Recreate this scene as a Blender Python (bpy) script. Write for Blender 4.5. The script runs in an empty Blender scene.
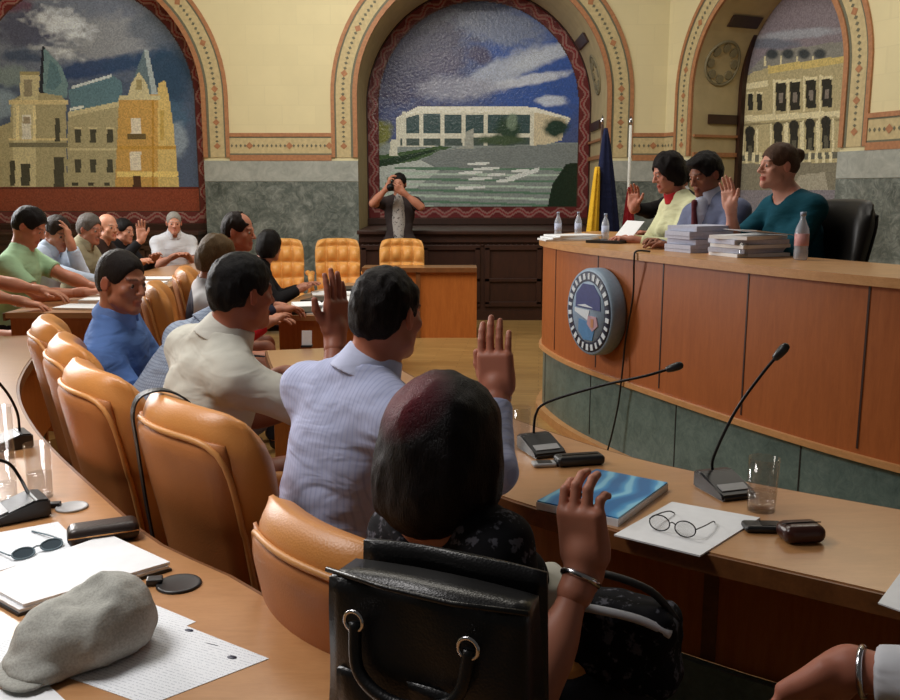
import bpy, bmesh, math, random
import numpy as np
from mathutils import Vector, Matrix

random.seed(7)
S = bpy.context.scene
COL = S.collection

# ------------------------------------------------------------------ camera, world, light, exposure
CAM_H, PITCH, FPX = 1.58, math.radians(10.0), 900.0
cam_d = bpy.data.cameras.new('camera')
cam_d.sensor_width = 36.0
cam_d.lens = 36.0 * FPX / 900.0
cam_d.clip_start = 0.05
cam = bpy.data.objects.new('camera', cam_d)
COL.objects.link(cam)
cam.location = (0, 0, CAM_H)
cam.rotation_euler = (math.radians(90) - PITCH, 0, 0)
S.camera = cam

w = bpy.data.worlds.new('hall_ambient')
S.world = w
w.use_nodes = True
w.node_tree.nodes['Background'].inputs[0].default_value = (1.0, 0.93, 0.84, 1)
w.node_tree.nodes['Background'].inputs[1].default_value = 0.055

def area(name, loc, target, size, power, color, size_y=None):
    d = bpy.data.lights.new(name, 'AREA')
    d.energy = power
    d.color = color
    d.size = size
    if size_y:
        d.shape = 'RECTANGLE'
        d.size_y = size_y
    o = bpy.data.objects.new(name, d)
    COL.objects.link(o)
    o.location = loc
    o.rotation_euler = (Vector(target) - Vector(loc)).to_track_quat('-Z', 'Y').to_euler()
    return o

area('chandelier_light', (-0.8, 5.8, 5.3), (-0.8, 7.0, 0), 2.6, 150, (1.0, 0.94, 0.83))
area('glare_light', (-4.75, 7.9, 3.3), (-1.6, 4.0, 0.7), 0.9, 135, (1.0, 0.95, 0.88))  # lamp without a fixture, added out of view for glare on the desk
area('entrance_light', (-2.2, 2.1, 3.6), (-1.3, 2.1, 0), 1.2, 40, (1.0, 0.96, 0.94)).data.spread = 1.8
area('left_fill_light', (-6.30, 8.4, 2.5), (-1.2, 3.0, 0.8), 2.2, 230, (0.97, 0.97, 1.0), 2.2)  # unseen fill light, added to brighten the left side and the desk
area('back_wall_fill', (-1.2, 8.2, 5.2), (-1.2, 11.6, 2.4), 2.0, 95, (1.0, 0.96, 0.88))  # added lamp with no fixture, brightens the back wall and mosaics
area('dais_light', (3.4, 7.4, 5.0), (2.2, 6.4, 1.2), 1.2, 34, (1.0, 0.93, 0.82))

S.view_settings.view_transform = 'Standard'
S.view_settings.look = 'None'
S.view_settings.gamma = 1.0
S.view_settings.use_curve_mapping = False
S.view_settings.exposure = 0.0
S.cycles.use_denoising = True
S.cycles.max_bounces = 8
S.cycles.transmission_bounces = 8
S.cycles.transparent_max_bounces = 16
S.cycles.caustics_reflective = False
S.cycles.caustics_refractive = False

# ------------------------------------------------------------------ where a sight line meets a real plane of the hall
SP, CP = math.sin(PITCH), math.cos(PITCH)
def ray(px, py):
    a, b = (px - 450) / FPX, (py - 350) / FPX
    return np.array([a, CP - b * SP, -SP - b * CP])
def at(px, py, z):
    r = ray(px, py)
    t = (z - CAM_H) / r[2]
    return (r[0] * t, r[1] * t, z)
def at_y(px, py, Y):
    r = ray(px, py)
    t = Y / r[1]
    return (r[0] * t, Y, CAM_H + r[2] * t)

# ------------------------------------------------------------------ materials
def srgb(r, g, b):
    f = lambda c: (c / 255.0 / 12.92) if c / 255.0 <= 0.04045 else ((c / 255.0 + 0.055) / 1.055) ** 2.4
    return (f(r), f(g), f(b), 1.0)

class NT:
    """small helper over one material's node tree"""
    def __init__(s, name, rough=0.5, spec=0.5, metallic=0.0):
        s.m = bpy.data.materials.new(name)
        s.m.use_nodes = True
        s.t = s.m.node_tree
        s.b = s.t.nodes['Principled BSDF']
        s.b.inputs['Roughness'].default_value = rough
        s.b.inputs['Metallic'].default_value = metallic
        s.b.inputs['Specular IOR Level'].default_value = spec
        s._co = None
    def n(s, typ, **kw):
        nd = s.t.nodes.new(typ)
        for k, v in kw.items():
            if k in nd.inputs.keys():
                nd.inputs[k].default_value = v
            else:
                setattr(nd, k, v)
        return nd
    def l(s, a, b):
        s.t.links.new(a, b)
    def co(s, scale=(1, 1, 1), rot=(0, 0, 0), kind='Object'):
        tc = s.n('ShaderNodeTexCoord')
        mp = s.n('ShaderNodeMapping')
        mp.inputs['Scale'].default_value = scale
        mp.inputs['Rotation'].default_value = rot
        s.l(tc.outputs[kind], mp.inputs[0])
        return mp.outputs[0]
    def noise(s, co, scale, detail=3, rough=0.5, dist=0.0):
        nd = s.n('ShaderNodeTexNoise')
        nd.inputs['Scale'].default_value = scale
        nd.inputs['Detail'].default_value = detail
        nd.inputs['Roughness'].default_value = rough
        nd.inputs['Distortion'].default_value = dist
        s.l(co, nd.inputs['Vector'])
        return nd.outputs['Fac']
    def ramp(s, fac, stops):
        r = s.n('ShaderNodeValToRGB')
        el = r.color_ramp.elements
        while len(el) < len(stops):
            el.new(0.5)
        for e, (p, c) in zip(el, stops):
            e.position = p
            e.color = c
        s.l(fac, r.inputs[0])
        return r.outputs[0]
    def mix(s, fac, a, b, mode='MIX'):
        m = s.n('ShaderNodeMix', data_type='RGBA', blend_type=mode)
        for sock, v in ((m.inputs[0], fac), (m.inputs[6], a), (m.inputs[7], b)):
            if isinstance(v, (int, float, tuple)):
                sock.default_value = v
            else:
                s.l(v, sock)
        return m.outputs[2]
    def bump(s, h, strength=0.2, dist=0.01):
        b = s.n('ShaderNodeBump')
        b.inputs['Strength'].default_value = strength
        b.inputs['Distance'].default_value = dist
        s.l(h, b.inputs['Height'])
        s.l(b.outputs[0], s.b.inputs['Normal'])
    def base(s, c):
        if isinstance(c, tuple):
            s.b.inputs['Base Color'].default_value = c
        else:
            s.l(c, s.b.inputs['Base Color'])
        return s.m

def shade(c, k):
    return (min(1, c[0] * k), min(1, c[1] * k), min(1, c[2] * k), 1.0)

def plain(name, c, rough=0.5, spec=0.5, metallic=0.0, var=0.12, scale=40, bump=0.0):
    t = NT(name, rough, spec, metallic)
    co = t.co()
    f = t.noise(co, scale)
    if bump:
        t.bump(f, bump, 0.004)
    return t.base(t.ramp(f, [(0.3, shade(c, 1 - var)), (0.7, shade(c, 1 + var))]))

def wood(name, c1, c2, scale=(1, 1, 1), rough=0.35, spec=0.5):
    t = NT(name, rough, spec)
    co = t.co(scale)
    f = t.noise(co, 6, 6, 0.6, 0.6)
    f2 = t.noise(co, 40, 3, 0.6)
    c = t.mix(0.35, t.ramp(f, [(0.3, c1), (0.7, c2)]), t.ramp(f2, [(0.3, c1), (0.7, c2)]))
    return t.base(c)

def leather(name, c, rough=0.42, spec=0.4, grain=180):
    t = NT(name, rough, spec)
    co = t.co()
    v = t.n('ShaderNodeTexVoronoi', Scale=grain)
    t.l(co, v.inputs['Vector'])
    t.bump(v.outputs['Distance'], 0.12, 0.003)
    return t.base(t.ramp(t.noise(co, 5, 4), [(0.3, shade(c, 0.86)), (0.72, shade(c, 1.12))]))

def marble(name, dark, mid, light, scale=3.0, rough=0.3):
    t = NT(name, rough, 0.5)
    co = t.co()
    f = t.noise(co, scale, 8, 0.62, 0.8)
    v = t.noise(co, scale * 2.7, 8, 0.7, 2.0)
    c = t.mix(0.5, t.ramp(f, [(0.3, dark), (0.5, mid), (0.72, light)]), t.ramp(v, [(0.35, dark), (0.5, mid), (0.66, light)]))
    return t.base(c)

def glass(name, tint=(1, 1, 1, 1), rough=0.02, ior=1.45):
    """thin clear wall: passes light straight through, mirrors more at grazing angles"""
    t = NT(name, rough, 0.5)
    tr = t.n('ShaderNodeBsdfTransparent'); tr.inputs[0].default_value = shade(tint, .94)
    gl = t.n('ShaderNodeBsdfGlossy'); gl.inputs['Roughness'].default_value = max(rough, .03)
    lw = t.n('ShaderNodeLayerWeight'); lw.inputs['Blend'].default_value = .25
    r = t.ramp(lw.outputs['Facing'], [(0.0, (.05, .05, .05, 1)), (.75, (.16, .16, .16, 1)), (1.0, (.7, .7, .7, 1))])
    mx = t.n('ShaderNodeMixShader')
    t.l(r, mx.inputs[0]); t.l(tr.outputs[0], mx.inputs[1]); t.l(gl.outputs[0], mx.inputs[2])
    t.l(mx.outputs[0], t.t.nodes['Material Output'].inputs['Surface'])
    return t.m

def fabric(name, c, pattern=None, yaw=0.0, c2=None, rough=0.85, pitch=0.012, fold=0.3):
    """cloth with weave, soft creases and an optional stripe or check"""
    t = NT(name, rough, 0.15)
    co = t.co(rot=(0, 0, -yaw))
    f = t.noise(co, 14, 4, 0.55)
    col = t.ramp(f, [(0.3, shade(c, 0.93)), (0.7, shade(c, 1.07))])
    if pattern in ('stripe', 'check'):
        sep = t.n('ShaderNodeSeparateXYZ')
        t.l(co, sep.inputs[0])
        axes = [1] if pattern == 'stripe' else [1, 2]
        for a in axes:
            m1 = t.n('ShaderNodeMath', operation='MULTIPLY')
            m1.inputs[1].default_value = 2 * math.pi / pitch
            t.l(sep.outputs[a], m1.inputs[0])
            m2 = t.n('ShaderNodeMath', operation='SINE')
            t.l(m1.outputs[0], m2.inputs[0])
            r = t.ramp(m2.outputs[0], [(0.45, (0, 0, 0, 1)), (0.75, (1, 1, 1, 1))])
            col = t.mix(r, col, c2 or shade(c, 0.75))
    if pattern == 'print':
        v = t.noise(co, 38, 3, 0.6)
        col = t.mix(t.ramp(v, [(0.56, (0, 0, 0, 1)), (0.62, (1, 1, 1, 1))]), col, c2)
    cr = t.noise(t.co(scale=(1, 1, 2.6), rot=(0.6, 0.3, -yaw)), 6, 2, 0.45, 0.8)
    t.bump(cr, fold, 0.03)
    return t.base(col)

# ------------------------------------------------------------------ mesh helpers
def link(o, parent=None, loc=None):
    COL.objects.link(o)
    if loc is not None:
        o.location = loc
    if parent is not None:
        o.parent = parent
    return o

def tag(o, label=None, cat=None, group=None, kind=None):
    if label: o['label'] = label
    if cat: o['category'] = cat
    if group: o['group'] = group
    if kind: o['kind'] = kind
    return o

def thing(name, label, cat, loc=(0, 0, 0), rz=0.0, group=None):
    o = bpy.data.objects.new(name, None)
    o.empty_display_size = 0.05
    COL.objects.link(o)
    o.location = loc
    o.rotation_euler = (0, 0, rz)
    return tag(o, label, cat, group)

def obj(name, bm, mats, parent=None, loc=None, rot=None, smooth=False, auto=None):
    me = bpy.data.meshes.new(name)
    bmesh.ops.recalc_face_normals(bm, faces=bm.faces)
    bm.to_mesh(me)
    bm.free()
    for m in (mats if isinstance(mats, (list, tuple)) else [mats]):
        me.materials.append(m)
    if smooth:
        me.polygons.foreach_set('use_smooth', [True] * len(me.polygons))
    o = bpy.data.objects.new(name, me)
    link(o, parent, loc)
    if rot is not None:
        o.rotation_euler = rot
    if auto:
        md = o.modifiers.new('edge', 'EDGE_SPLIT')
        md.split_angle = math.radians(auto)
    return o

def BM():
    return bmesh.new()

def box(bm, c, d, rz=0.0, bev=0.0, mat=0, rx=0.0, ry=0.0):
    """a box centred on c with full size d"""
    r = bmesh.ops.create_cube(bm, size=1.0)
    vs = r['verts']
    bmesh.ops.scale(bm, vec=d, verts=vs)
    fs = list({f for v in vs for f in v.link_faces})
    if bev > 0:
        es = list({e for v in vs for e in v.link_edges})
        rr = bmesh.ops.bevel(bm, geom=es, offset=bev, segments=2, affect='EDGES', profile=0.6)
        vs = list({v for f in rr['faces'] for v in f.verts} | {v for v in vs if v.is_valid})
        fs = list({f for v in vs for f in v.link_faces})
    M = Matrix.Translation(c) @ Matrix.Rotation(rz, 4, 'Z') @ Matrix.Rotation(ry, 4, 'Y') @ Matrix.Rotation(rx, 4, 'X')
    bmesh.ops.transform(bm, matrix=M, verts=vs)
    for f in fs:
        f.material_index = mat
    return vs

def tube(bm, pts, r, n=10, mat=0, caps=True, closed=False):
    """a round tube through pts; r is one radius or one per point"""
    pts = [Vector(p) for p in pts]
    m = len(pts)
    rs = [r] * m if isinstance(r, (int, float)) else list(r)
    rings = []
    up = None
    for i, p in enumerate(pts):
        if closed:
            d = pts[(i + 1) % m] - pts[i - 1]
        else:
            d = pts[min(i + 1, m - 1)] - pts[max(i - 1, 0)]
        if d.length < 1e-9: d = Vector((0, 0, 1))
        d.normalize()
        if up is None:
            up = d.orthogonal().normalized()
        else:
            up = (up - d * up.dot(d))
            up = up.normalized() if up.length > 1e-6 else d.orthogonal().normalized()
        v = d.cross(up)
        rings.append([bm.verts.new(p + (up * math.cos(a) + v * math.sin(a)) * rs[i]) for a in [2 * math.pi * k / n for k in range(n)]])
    fs = []
    for i in range(m if closed else m - 1):
        A, B = rings[i], rings[(i + 1) % m]
        for k in range(n):
            fs.append(bm.faces.new((A[k], A[(k + 1) % n], B[(k + 1) % n], B[k])))
    if caps and not closed:
        fs.append(bm.faces.new(rings[0]))
        fs.append(bm.faces.new(rings[-1]))
    for f in fs:
        f.material_index = mat
        f.smooth = True
    return rings

def lathe(bm, prof, n=24, c=(0, 0, 0), mat=0, close=True):
    """profile of (r, z) pairs turned about z"""
    rings = []
    for r, z in prof:
        if r < 1e-6:
            rings.append([bm.verts.new((c[0], c[1], c[2] + z))])
        else:
            rings.append([bm.verts.new((c[0] + r * math.cos(2 * math.pi * k / n), c[1] + r * math.sin(2 * math.pi * k / n), c[2] + z)) for k in range(n)])
    for A, B in zip(rings[:-1], rings[1:]):
        for k in range(n):
            a, a2 = A[k % len(A)], A[(k + 1) % len(A)]
            b, b2 = B[k % len(B)], B[(k + 1) % len(B)]
            vs = []
            for v in (a, a2, b2, b):
                if v not in vs: vs.append(v)
            if len(vs) >= 3:
                f = bm.faces.new(vs)
                f.material_index = mat
                f.smooth = True
    if close:
        for R in (rings[0], rings[-1]):
            if len(R) > 2:
                f = bm.faces.new(R)
                f.material_index = mat

def prism(bm, pts, z0, z1, mat=0):
    """a flat outline (x, y) raised from z0 to z1"""
    a = [bm.verts.new((p[0], p[1], z0)) for p in pts]
    b = [bm.verts.new((p[0], p[1], z1)) for p in pts]
    n = len(pts)
    fs = [bm.faces.new(a[::-1]), bm.faces.new(b)]
    for i in range(n):
        fs.append(bm.faces.new((a[i], a[(i + 1) % n], b[(i + 1) % n], b[i])))
    for f in fs: f.material_index = mat

def smooth_line(P, n=6):
    """Catmull-Rom through points"""
    P = [np.array(p, float) for p in P]
    out = []
    for i in range(len(P) - 1):
        p0, p1, p2, p3 = P[max(i - 1, 0)], P[i], P[i + 1], P[min(i + 2, len(P) - 1)]
        for k in range(n):
            t = k / n
            out.append(0.5 * ((2 * p1) + (-p0 + p2) * t + (2 * p0 - 5 * p1 + 4 * p2 - p3) * t * t + (-p0 + 3 * p1 - 3 * p2 + p3) * t ** 3))
    out.append(P[-1])
    return out

def offset_line(P, d):
    """shift a plan polyline to its left by d"""
    out = []
    for i in range(len(P)):
        t = P[min(i + 1, len(P) - 1)] - P[max(i - 1, 0)]
        t = t[:2] / np.linalg.norm(t[:2])
        out.append(np.array([P[i][0] - t[1] * d, P[i][1] + t[0] * d]))
    return out

def ribbon_wall(bm, P, z0, z1, th, mat=0, zfun=None):
    """upright sheet of thickness th standing on plan polyline P"""
    Q = offset_line(P, th)
    rows = []
    for a, b in zip(P, Q):
        rows.append([bm.verts.new((a[0], a[1], z0)), bm.verts.new((a[0], a[1], z1)), bm.verts.new((b[0], b[1], z1)), bm.verts.new((b[0], b[1], z0))])
    for A, B in zip(rows[:-1], rows[1:]):
        for k in range(4):
            f = bm.faces.new((A[k], A[(k + 1) % 4], B[(k + 1) % 4], B[k]))
            f.material_index = mat
            f.smooth = False
    bm.faces.new(rows[0]).material_index = mat
    bm.faces.new(rows[-1][::-1]).material_index = mat

def slab(bm, A, B, z0, z1, mat=0):
    """horizontal slab between two plan polylines with as many points"""
    prs = [[bm.verts.new((a[0], a[1], z0)), bm.verts.new((a[0], a[1], z1)), bm.verts.new((b[0], b[1], z1)), bm.verts.new((b[0], b[1], z0))] for a, b in zip(A, B)]
    for P, Q in zip(prs[:-1], prs[1:]):
        for k in range(4):
            bm.faces.new((P[k], P[(k + 1) % 4], Q[(k + 1) % 4], Q[k])).material_index = mat
    bm.faces.new(prs[0]).material_index = mat
    bm.faces.new(prs[-1][::-1]).material_index = mat

def raw_mesh(name, V, F, mats, parent=None, loc=(0, 0, 0), smooth=True, color=None):
    me = bpy.data.meshes.new(name)
    me.vertices.add(len(V))
    me.vertices.foreach_set('co', np.asarray(V, np.float32).ravel())
    F = np.asarray(F, np.int32)
    me.loops.add(F.size)
    me.loops.foreach_set('vertex_index', F.ravel())
    me.polygons.add(len(F))
    me.polygons.foreach_set('loop_start', np.arange(len(F), dtype=np.int32) * F.shape[1])
    me.update(calc_edges=True)
    me.polygons.foreach_set('use_smooth', np.full(len(F), smooth))
    if color is not None:
        a = me.color_attributes.new('Col', 'FLOAT_COLOR', 'POINT' if len(color) == len(V) else 'FACE') if len(color) == len(V) else me.attributes.new('Col', 'FLOAT_COLOR', 'FACE')
        c4 = np.ones((len(color), 4), np.float32)
        c4[:, :3] = color
        a.data.foreach_set('color', c4.ravel())
    for m in (mats if isinstance(mats, (list, tuple)) else [mats]):
        me.materials.append(m)
    o = bpy.data.objects.new(name, me)
    link(o, parent, loc)
    return o
# ------------------------------------------------------------------ shared materials
M = {}
def plaster_mat(name, c, sx):
    t = NT(name, 0.75, 0.2)
    co = t.co(rot=(math.radians(90), 0, 0) if sx else (math.radians(90), 0, 0))
    b = t.n('ShaderNodeTexBrick', Scale=1.0)
    b.inputs['Color1'].default_value = c
    b.inputs['Color2'].default_value = shade(c, 0.96)
    b.inputs['Mortar'].default_value = shade(c, 0.94)
    b.inputs['Mortar Size'].default_value = 0.006
    b.inputs['Brick Width'].default_value = 0.42
    b.inputs['Row Height'].default_value = 0.24
    t.l(co, b.inputs['Vector'])
    f = t.noise(t.co(), 2.2, 5, 0.6)
    return t.base(t.mix(t.ramp(f, [(0.35, (0, 0, 0, 1)), (0.75, (0.6, 0.6, 0.6, 1))]), b.outputs['Color'], shade(c, 0.88)))
M['plaster'] = plaster_mat('cream_block_plaster', srgb(232, 220, 176), True)
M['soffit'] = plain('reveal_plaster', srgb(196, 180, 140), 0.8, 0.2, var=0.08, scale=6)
M['red_stripe'] = plain('painted_red_ochre', srgb(176, 122, 82), 0.6, var=0.15, scale=30)
M['pale_band'] = plain('painted_pale_band', srgb(200, 182, 136), 0.65, var=0.12, scale=24)
M['green_motif'] = plain('painted_green_motif', srgb(112, 110, 88), 0.65, var=0.15, scale=60)
M['ornament'] = plain('painted_ornament', srgb(140, 132, 104), 0.7, var=0.12, scale=40)
M['marble_dark'] = marble('grey_green_marble', srgb(54, 62, 58), srgb(108, 116, 110), srgb(172, 176, 168), 3.2)
M['marble_light'] = marble('pale_grey_marble', srgb(146, 150, 144), srgb(170, 174, 166), srgb(194, 196, 188), 2.4)
M['plinth'] = marble('blue_green_marble', srgb(62, 84, 82), srgb(90, 112, 108), srgb(112, 132, 126), 6, 0.35)
M['orange_wood'] = wood('orange_cherry_veneer', srgb(160, 88, 36), srgb(186, 110, 50), (7, 7, 0.8), 0.36)
M['rostrum_wood'] = wood('rostrum_cherry_veneer', srgb(148, 80, 36), srgb(172, 98, 48), (7, 7, 0.8), 0.4)
M['top_wood'] = wood('desk_top_veneer', srgb(168, 118, 72), srgb(190, 140, 92), (1.2, 6, 6), 0.3)
M['top_wood'].node_tree.nodes['Principled BSDF'].inputs['Coat Weight'].default_value = 1.0
M['top_wood'].node_tree.nodes['Principled BSDF'].inputs['Coat Roughness'].default_value = 0.28
M['edge_wood'] = wood('desk_edge_wood', srgb(96, 58, 30), srgb(128, 80, 42), (3, 3, 3), 0.4)
M['rail_wood'] = wood('pale_rail_wood', srgb(176, 126, 78), srgb(204, 154, 102), (2, 2, 6), 0.35)
M['dark_wood'] = wood('dark_carved_wood', srgb(44, 24, 16), srgb(66, 36, 24), (4, 4, 0.8), 0.45)
M['black'] = plain('black_plastic', srgb(24, 24, 26), 0.4, 0.5, var=0.2)
M['black_metal'] = plain('black_metal', srgb(20, 20, 22), 0.35, 0.5, 0.6, var=0.2)
M['chrome'] = plain('chrome', srgb(200, 200, 205), 0.2, 0.5, 1.0, var=0.05)
M['paper'] = plain('white_paper', srgb(228, 230, 232), 0.7, 0.2, var=0.03, scale=30)
M['glass'] = glass('clear_glass')

# ------------------------------------------------------------------ floor
t = NT('parquet', 0.32, 0.5)
b = t.n('ShaderNodeTexBrick', Scale=1.0)
b.inputs['Color1'].default_value = srgb(176, 140, 84)
b.inputs['Color2'].default_value = srgb(150, 114, 64)
b.inputs['Mortar'].default_value = srgb(96, 68, 36)
b.inputs['Mortar Size'].default_value = 0.003
b.inputs['Brick Width'].default_value = 0.5
b.inputs['Row Height'].default_value = 0.08
t.l(t.co(rot=(0, 0, 0.1)), b.inputs['Vector'])
M['parquet'] = t.base(t.mix(0.4, b.outputs['Color'], t.ramp(t.noise(t.co((1, 8, 1)), 5, 4), [(0.3, srgb(140, 106, 60)), (0.7, srgb(186, 150, 94))])))
bm = BM(); box(bm, (-0.5, 5.5, -0.05), (16, 15, 0.1))
tag(obj('floor', bm, M['parquet']), kind='structure')

# ------------------------------------------------------------------ walls with arched alcoves
WALL_Y, SPRING, RAD = 11.6, 2.74, 1.56
BAND_LO, BAND_HI, DADO = 2.0, 2.30, 1.70
WALL_TOP = 5.2
class Frame:
    """plan frame of one wall: s along it, d into it, z up"""
    def __init__(f, O, tdir):
        f.O = np.array(O, float)
        f.t = np.array(tdir, float) / np.linalg.norm(tdir)
        f.n = np.array([-f.t[1], f.t[0]])          # points away from the hall
    def p(f, s, z, d=0.0):
        q = f.O + f.t * s + f.n * d
        return (q[0], q[1], z)
FW = Frame((0, WALL_Y), (1, 0))
CORNER = 2.70
FR = Frame((CORNER, WALL_Y), (0.39, -0.92))
ARC_N = 40
def arch_line(c, R, off, z0):
    """outline of an arch opening grown by off: up one jamb, over, down the other"""
    pts = [(c - R - off, z0), (c - R - off, SPRING)]
    pts += [(c - (R + off) * math.cos(a), SPRING + (R + off) * math.sin(a)) for a in [math.pi * k / ARC_N for k in range(1, ARC_N)]]
    pts += [(c + R + off, SPRING), (c + R + off, z0)]
    return pts

def wall_face(bm, fr, s0, s1, arches):
    """the plastered face above the dado, with openings"""
    def quad(a, b2, c2, d2):
        bm.faces.new([bm.verts.new(fr.p(*q)) for q in (a, b2, c2, d2)])
    cur = s0
    for (c, R) in arches:
        quad((cur, 0), (c - R, 0), (c - R, WALL_TOP), (cur, WALL_TOP))
        L = arch_line(c, R, 0, 0)[1:-1]
        for p, q in zip(L[:-1], L[1:]):
            quad(p, q, (q[0], WALL_TOP), (p[0], WALL_TOP))
        cur = c + R
    quad((cur, 0), (s1, 0), (s1, WALL_TOP), (cur, WALL_TOP))

def reveal(bm, fr, c, R, depth):
    L = arch_line(c, R, 0, 0)
    for p, q in zip(L[:-1], L[1:]):
        bm.faces.new([bm.verts.new(fr.p(*x)) for x in ((p[0], p[1], 0), (q[0], q[1], 0), (q[0], q[1], depth), (p[0], p[1], depth))])
    bm.faces.new([bm.verts.new(fr.p(*x)) for x in ((c - R - .3, 0, depth), (c + R + 1.0, 0, depth), (c + R + 1.0, WALL_TOP, depth), (c - R - .3, WALL_TOP, depth))])

ARCH_W = [(-4.66, RAD), (0.40, RAD)]
ARCH_R = [(1.68, 1.15)]
DEPTH_LEFT, DEPTH_MID, DEPTH_RIGHT = 0.32, 1.35, 0.76
bm = BM(); wall_face(bm, FW, -7.6, CORNER, ARCH_W)
reveal(bm, FW, ARCH_W[0][0], RAD, DEPTH_LEFT)
tag(obj('wall_back', bm, M['plaster']), kind='structure')
bm = BM(); wall_face(bm, FR, 0, 8.0, ARCH_R)
tag(obj('wall_right', bm, M['plaster']), kind='structure')
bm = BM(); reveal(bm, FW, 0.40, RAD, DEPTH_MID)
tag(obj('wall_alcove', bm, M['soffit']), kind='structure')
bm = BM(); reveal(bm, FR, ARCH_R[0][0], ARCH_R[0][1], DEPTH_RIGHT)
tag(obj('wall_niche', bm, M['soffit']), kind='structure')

# unseen side wall; its tall window is added to carry the left fill light
bm = BM()
for y0, y1, z0, z1 in ((3.0, 7.2, 0, WALL_TOP), (9.6, 11.6, 0, WALL_TOP), (7.2, 9.6, 0, 1.3), (7.2, 9.6, 3.7, WALL_TOP)):
    box(bm, (-6.55, (y0 + y1) / 2, (z0 + z1) / 2), (.2, y1 - y0, z1 - z0))
tag(obj('wall_left', bm, M['plaster']), kind='structure')
bm = BM()
for y in (7.23, 8.0, 8.8, 9.57):
    box(bm, (-6.52, y, 2.5), (.08, .06, 2.4))
for z in (1.33, 2.5, 3.67):
    box(bm, (-6.52, 8.4, z), (.08, 2.4, .06))
tag(obj('added_window_1', bm, M['dark_wood']), kind='structure')

# painted bands round the arches (three stripes and small motifs)
def strip(bm, fr, A, B, mat, lift):
    va = [bm.verts.new(fr.p(s, z, -lift)) for s, z in A]
    vb = [bm.verts.new(fr.p(s, z, -lift)) for s, z in B]
    wa = [bm.verts.new(fr.p(s, z, 0.004)) for s, z in A]
    wb = [bm.verts.new(fr.p(s, z, 0.004)) for s, z in B]
    for i in range(len(A) - 1):
        for q in ((va[i], va[i + 1], vb[i + 1], vb[i]), (va[i], wa[i], wa[i + 1], va[i + 1]), (vb[i], vb[i + 1], wb[i + 1], wb[i])):
            bm.faces.new(q).material_index = mat

def motif(bm, fr, s, z, a, ln, wd, mat, lift=0.016):
    ca, sa = math.cos(a), math.sin(a)
    q = [(-ln, 0), (0, -wd), (ln, 0), (0, wd)]
    bm.faces.new([bm.verts.new(fr.p(s + x * ca - y * sa, z + x * sa + y * ca, -lift)) for x, y in q]).material_index = mat

def arch_band(name, fr, c, R):
    bm = BM()
    st = [(0.0, 0.055, 0, 0.03), (0.055, 0.085, 2, 0.014), (0.085, 0.265, 1, 0.012), (0.265, 0.285, 2, 0.014), (0.285, 0.33, 0, 0.022)]
    for o0, o1, m, lift in st:
        strip(bm, fr, arch_line(c, R, o0, BAND_LO), arch_line(c, R, o1, BAND_LO), m, lift)
    r = R + 0.175
    n = int(r * math.pi / 0.062)
    for k in range(n):
        a = math.pi * (k + .5) / n
        big = k % 9 == 4
        motif(bm, fr, c - r * math.cos(a), SPRING + r * math.sin(a), math.pi / 2 - a, 0.020 if not big else 0.045, 0.024 if not big else 0.045, 2 if not big else 0)
    for sgn in (-1, 1):
        for k in range(11):
            big = k in (0, 5, 10)
            motif(bm, fr, c + sgn * r, BAND_LO + 0.14 + k * 0.058, 0, 0.022 if not big else 0.045, 0.016 if not big else 0.04, 2 if not big else 0)
    tag(obj(name, bm, [M['red_stripe'], M['pale_band'], M['green_motif']]), kind='structure')

def level_band(name, fr, s0, s1):
    bm = BM()
    for z0, z1, m, lift in [(BAND_LO - .04, BAND_LO + .03, 0, 0.03), (BAND_LO + .03, BAND_LO + .05, 2, 0.014), (BAND_LO + .05, BAND_HI - .06, 1, 0.0115), (BAND_HI - .06, BAND_HI - .045, 2, 0.014), (BAND_HI - .045, BAND_HI, 0, 0.022)]:
        strip(bm, fr, [(s0, z0), (s1, z0)], [(s0, z1), (s1, z1)], m, lift)
    n = max(2, int((s1 - s0) / 0.055))
    for k in range(n):
        big = k % 9 == 4
        motif(bm, fr, s0 + (k + .5) * (s1 - s0) / n, (BAND_LO + BAND_HI) / 2 - .005, math.pi / 2, 0.022 if not big else 0.045, 0.015 if not big else 0.045, 2 if not big else 0)
    tag(obj(name, bm, [M['red_stripe'], M['pale_band'], M['green_motif']]), kind='structure')

arch_band('trim_1', FW, *ARCH_W[0])
arch_band('trim_2', FW, *ARCH_W[1])
arch_band('trim_3', FR, *ARCH_R[0])
level_band('trim_4', FW, ARCH_W[0][0] + RAD + .33, ARCH_W[1][0] - RAD - .33)
level_band('trim_5', FW, ARCH_W[1][0] + RAD + .33, CORNER)
level_band('trim_6', FR, 0.0, ARCH_R[0][0] - ARCH_R[0][1] - .33)
level_band('trim_7', FR, ARCH_R[0][0] + ARCH_R[0][1] + .33, 8.0)

# marble dado
def dado(name, fr, s0, s1):
    bm = BM()
    def blk(z0, z1, th, mat):
        vs = [bm.verts.new(fr.p(s, z, d)) for s in (s0, s1) for z in (z0, z1) for d in (0.01, -th)]
        for q in ((0, 1, 3, 2), (4, 6, 7, 5), (0, 4, 5, 1), (2, 3, 7, 6), (1, 5, 7, 3), (0, 2, 6, 4)):
            bm.faces.new([vs[i] for i in q]).material_index = mat
    blk(0, DADO, 0.02, 0)
    blk(DADO + .004, BAND_LO - .04, 0.024, 1)
    tag(obj(name, bm, [M['marble_dark'], M['marble_light']]), kind='structure')
dado('wall_dado_left', FW, ARCH_W[0][0] + RAD, ARCH_W[1][0] - RAD)
dado('wall_dado_middle', FW, ARCH_W[1][0] + RAD, CORNER)
dado('wall_dado_corner', FR, 0, ARCH_R[0][0] - ARCH_R[0][1])
dado('wall_dado_right', FR, ARCH_R[0][0] + ARCH_R[0][1], 8.0)

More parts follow.
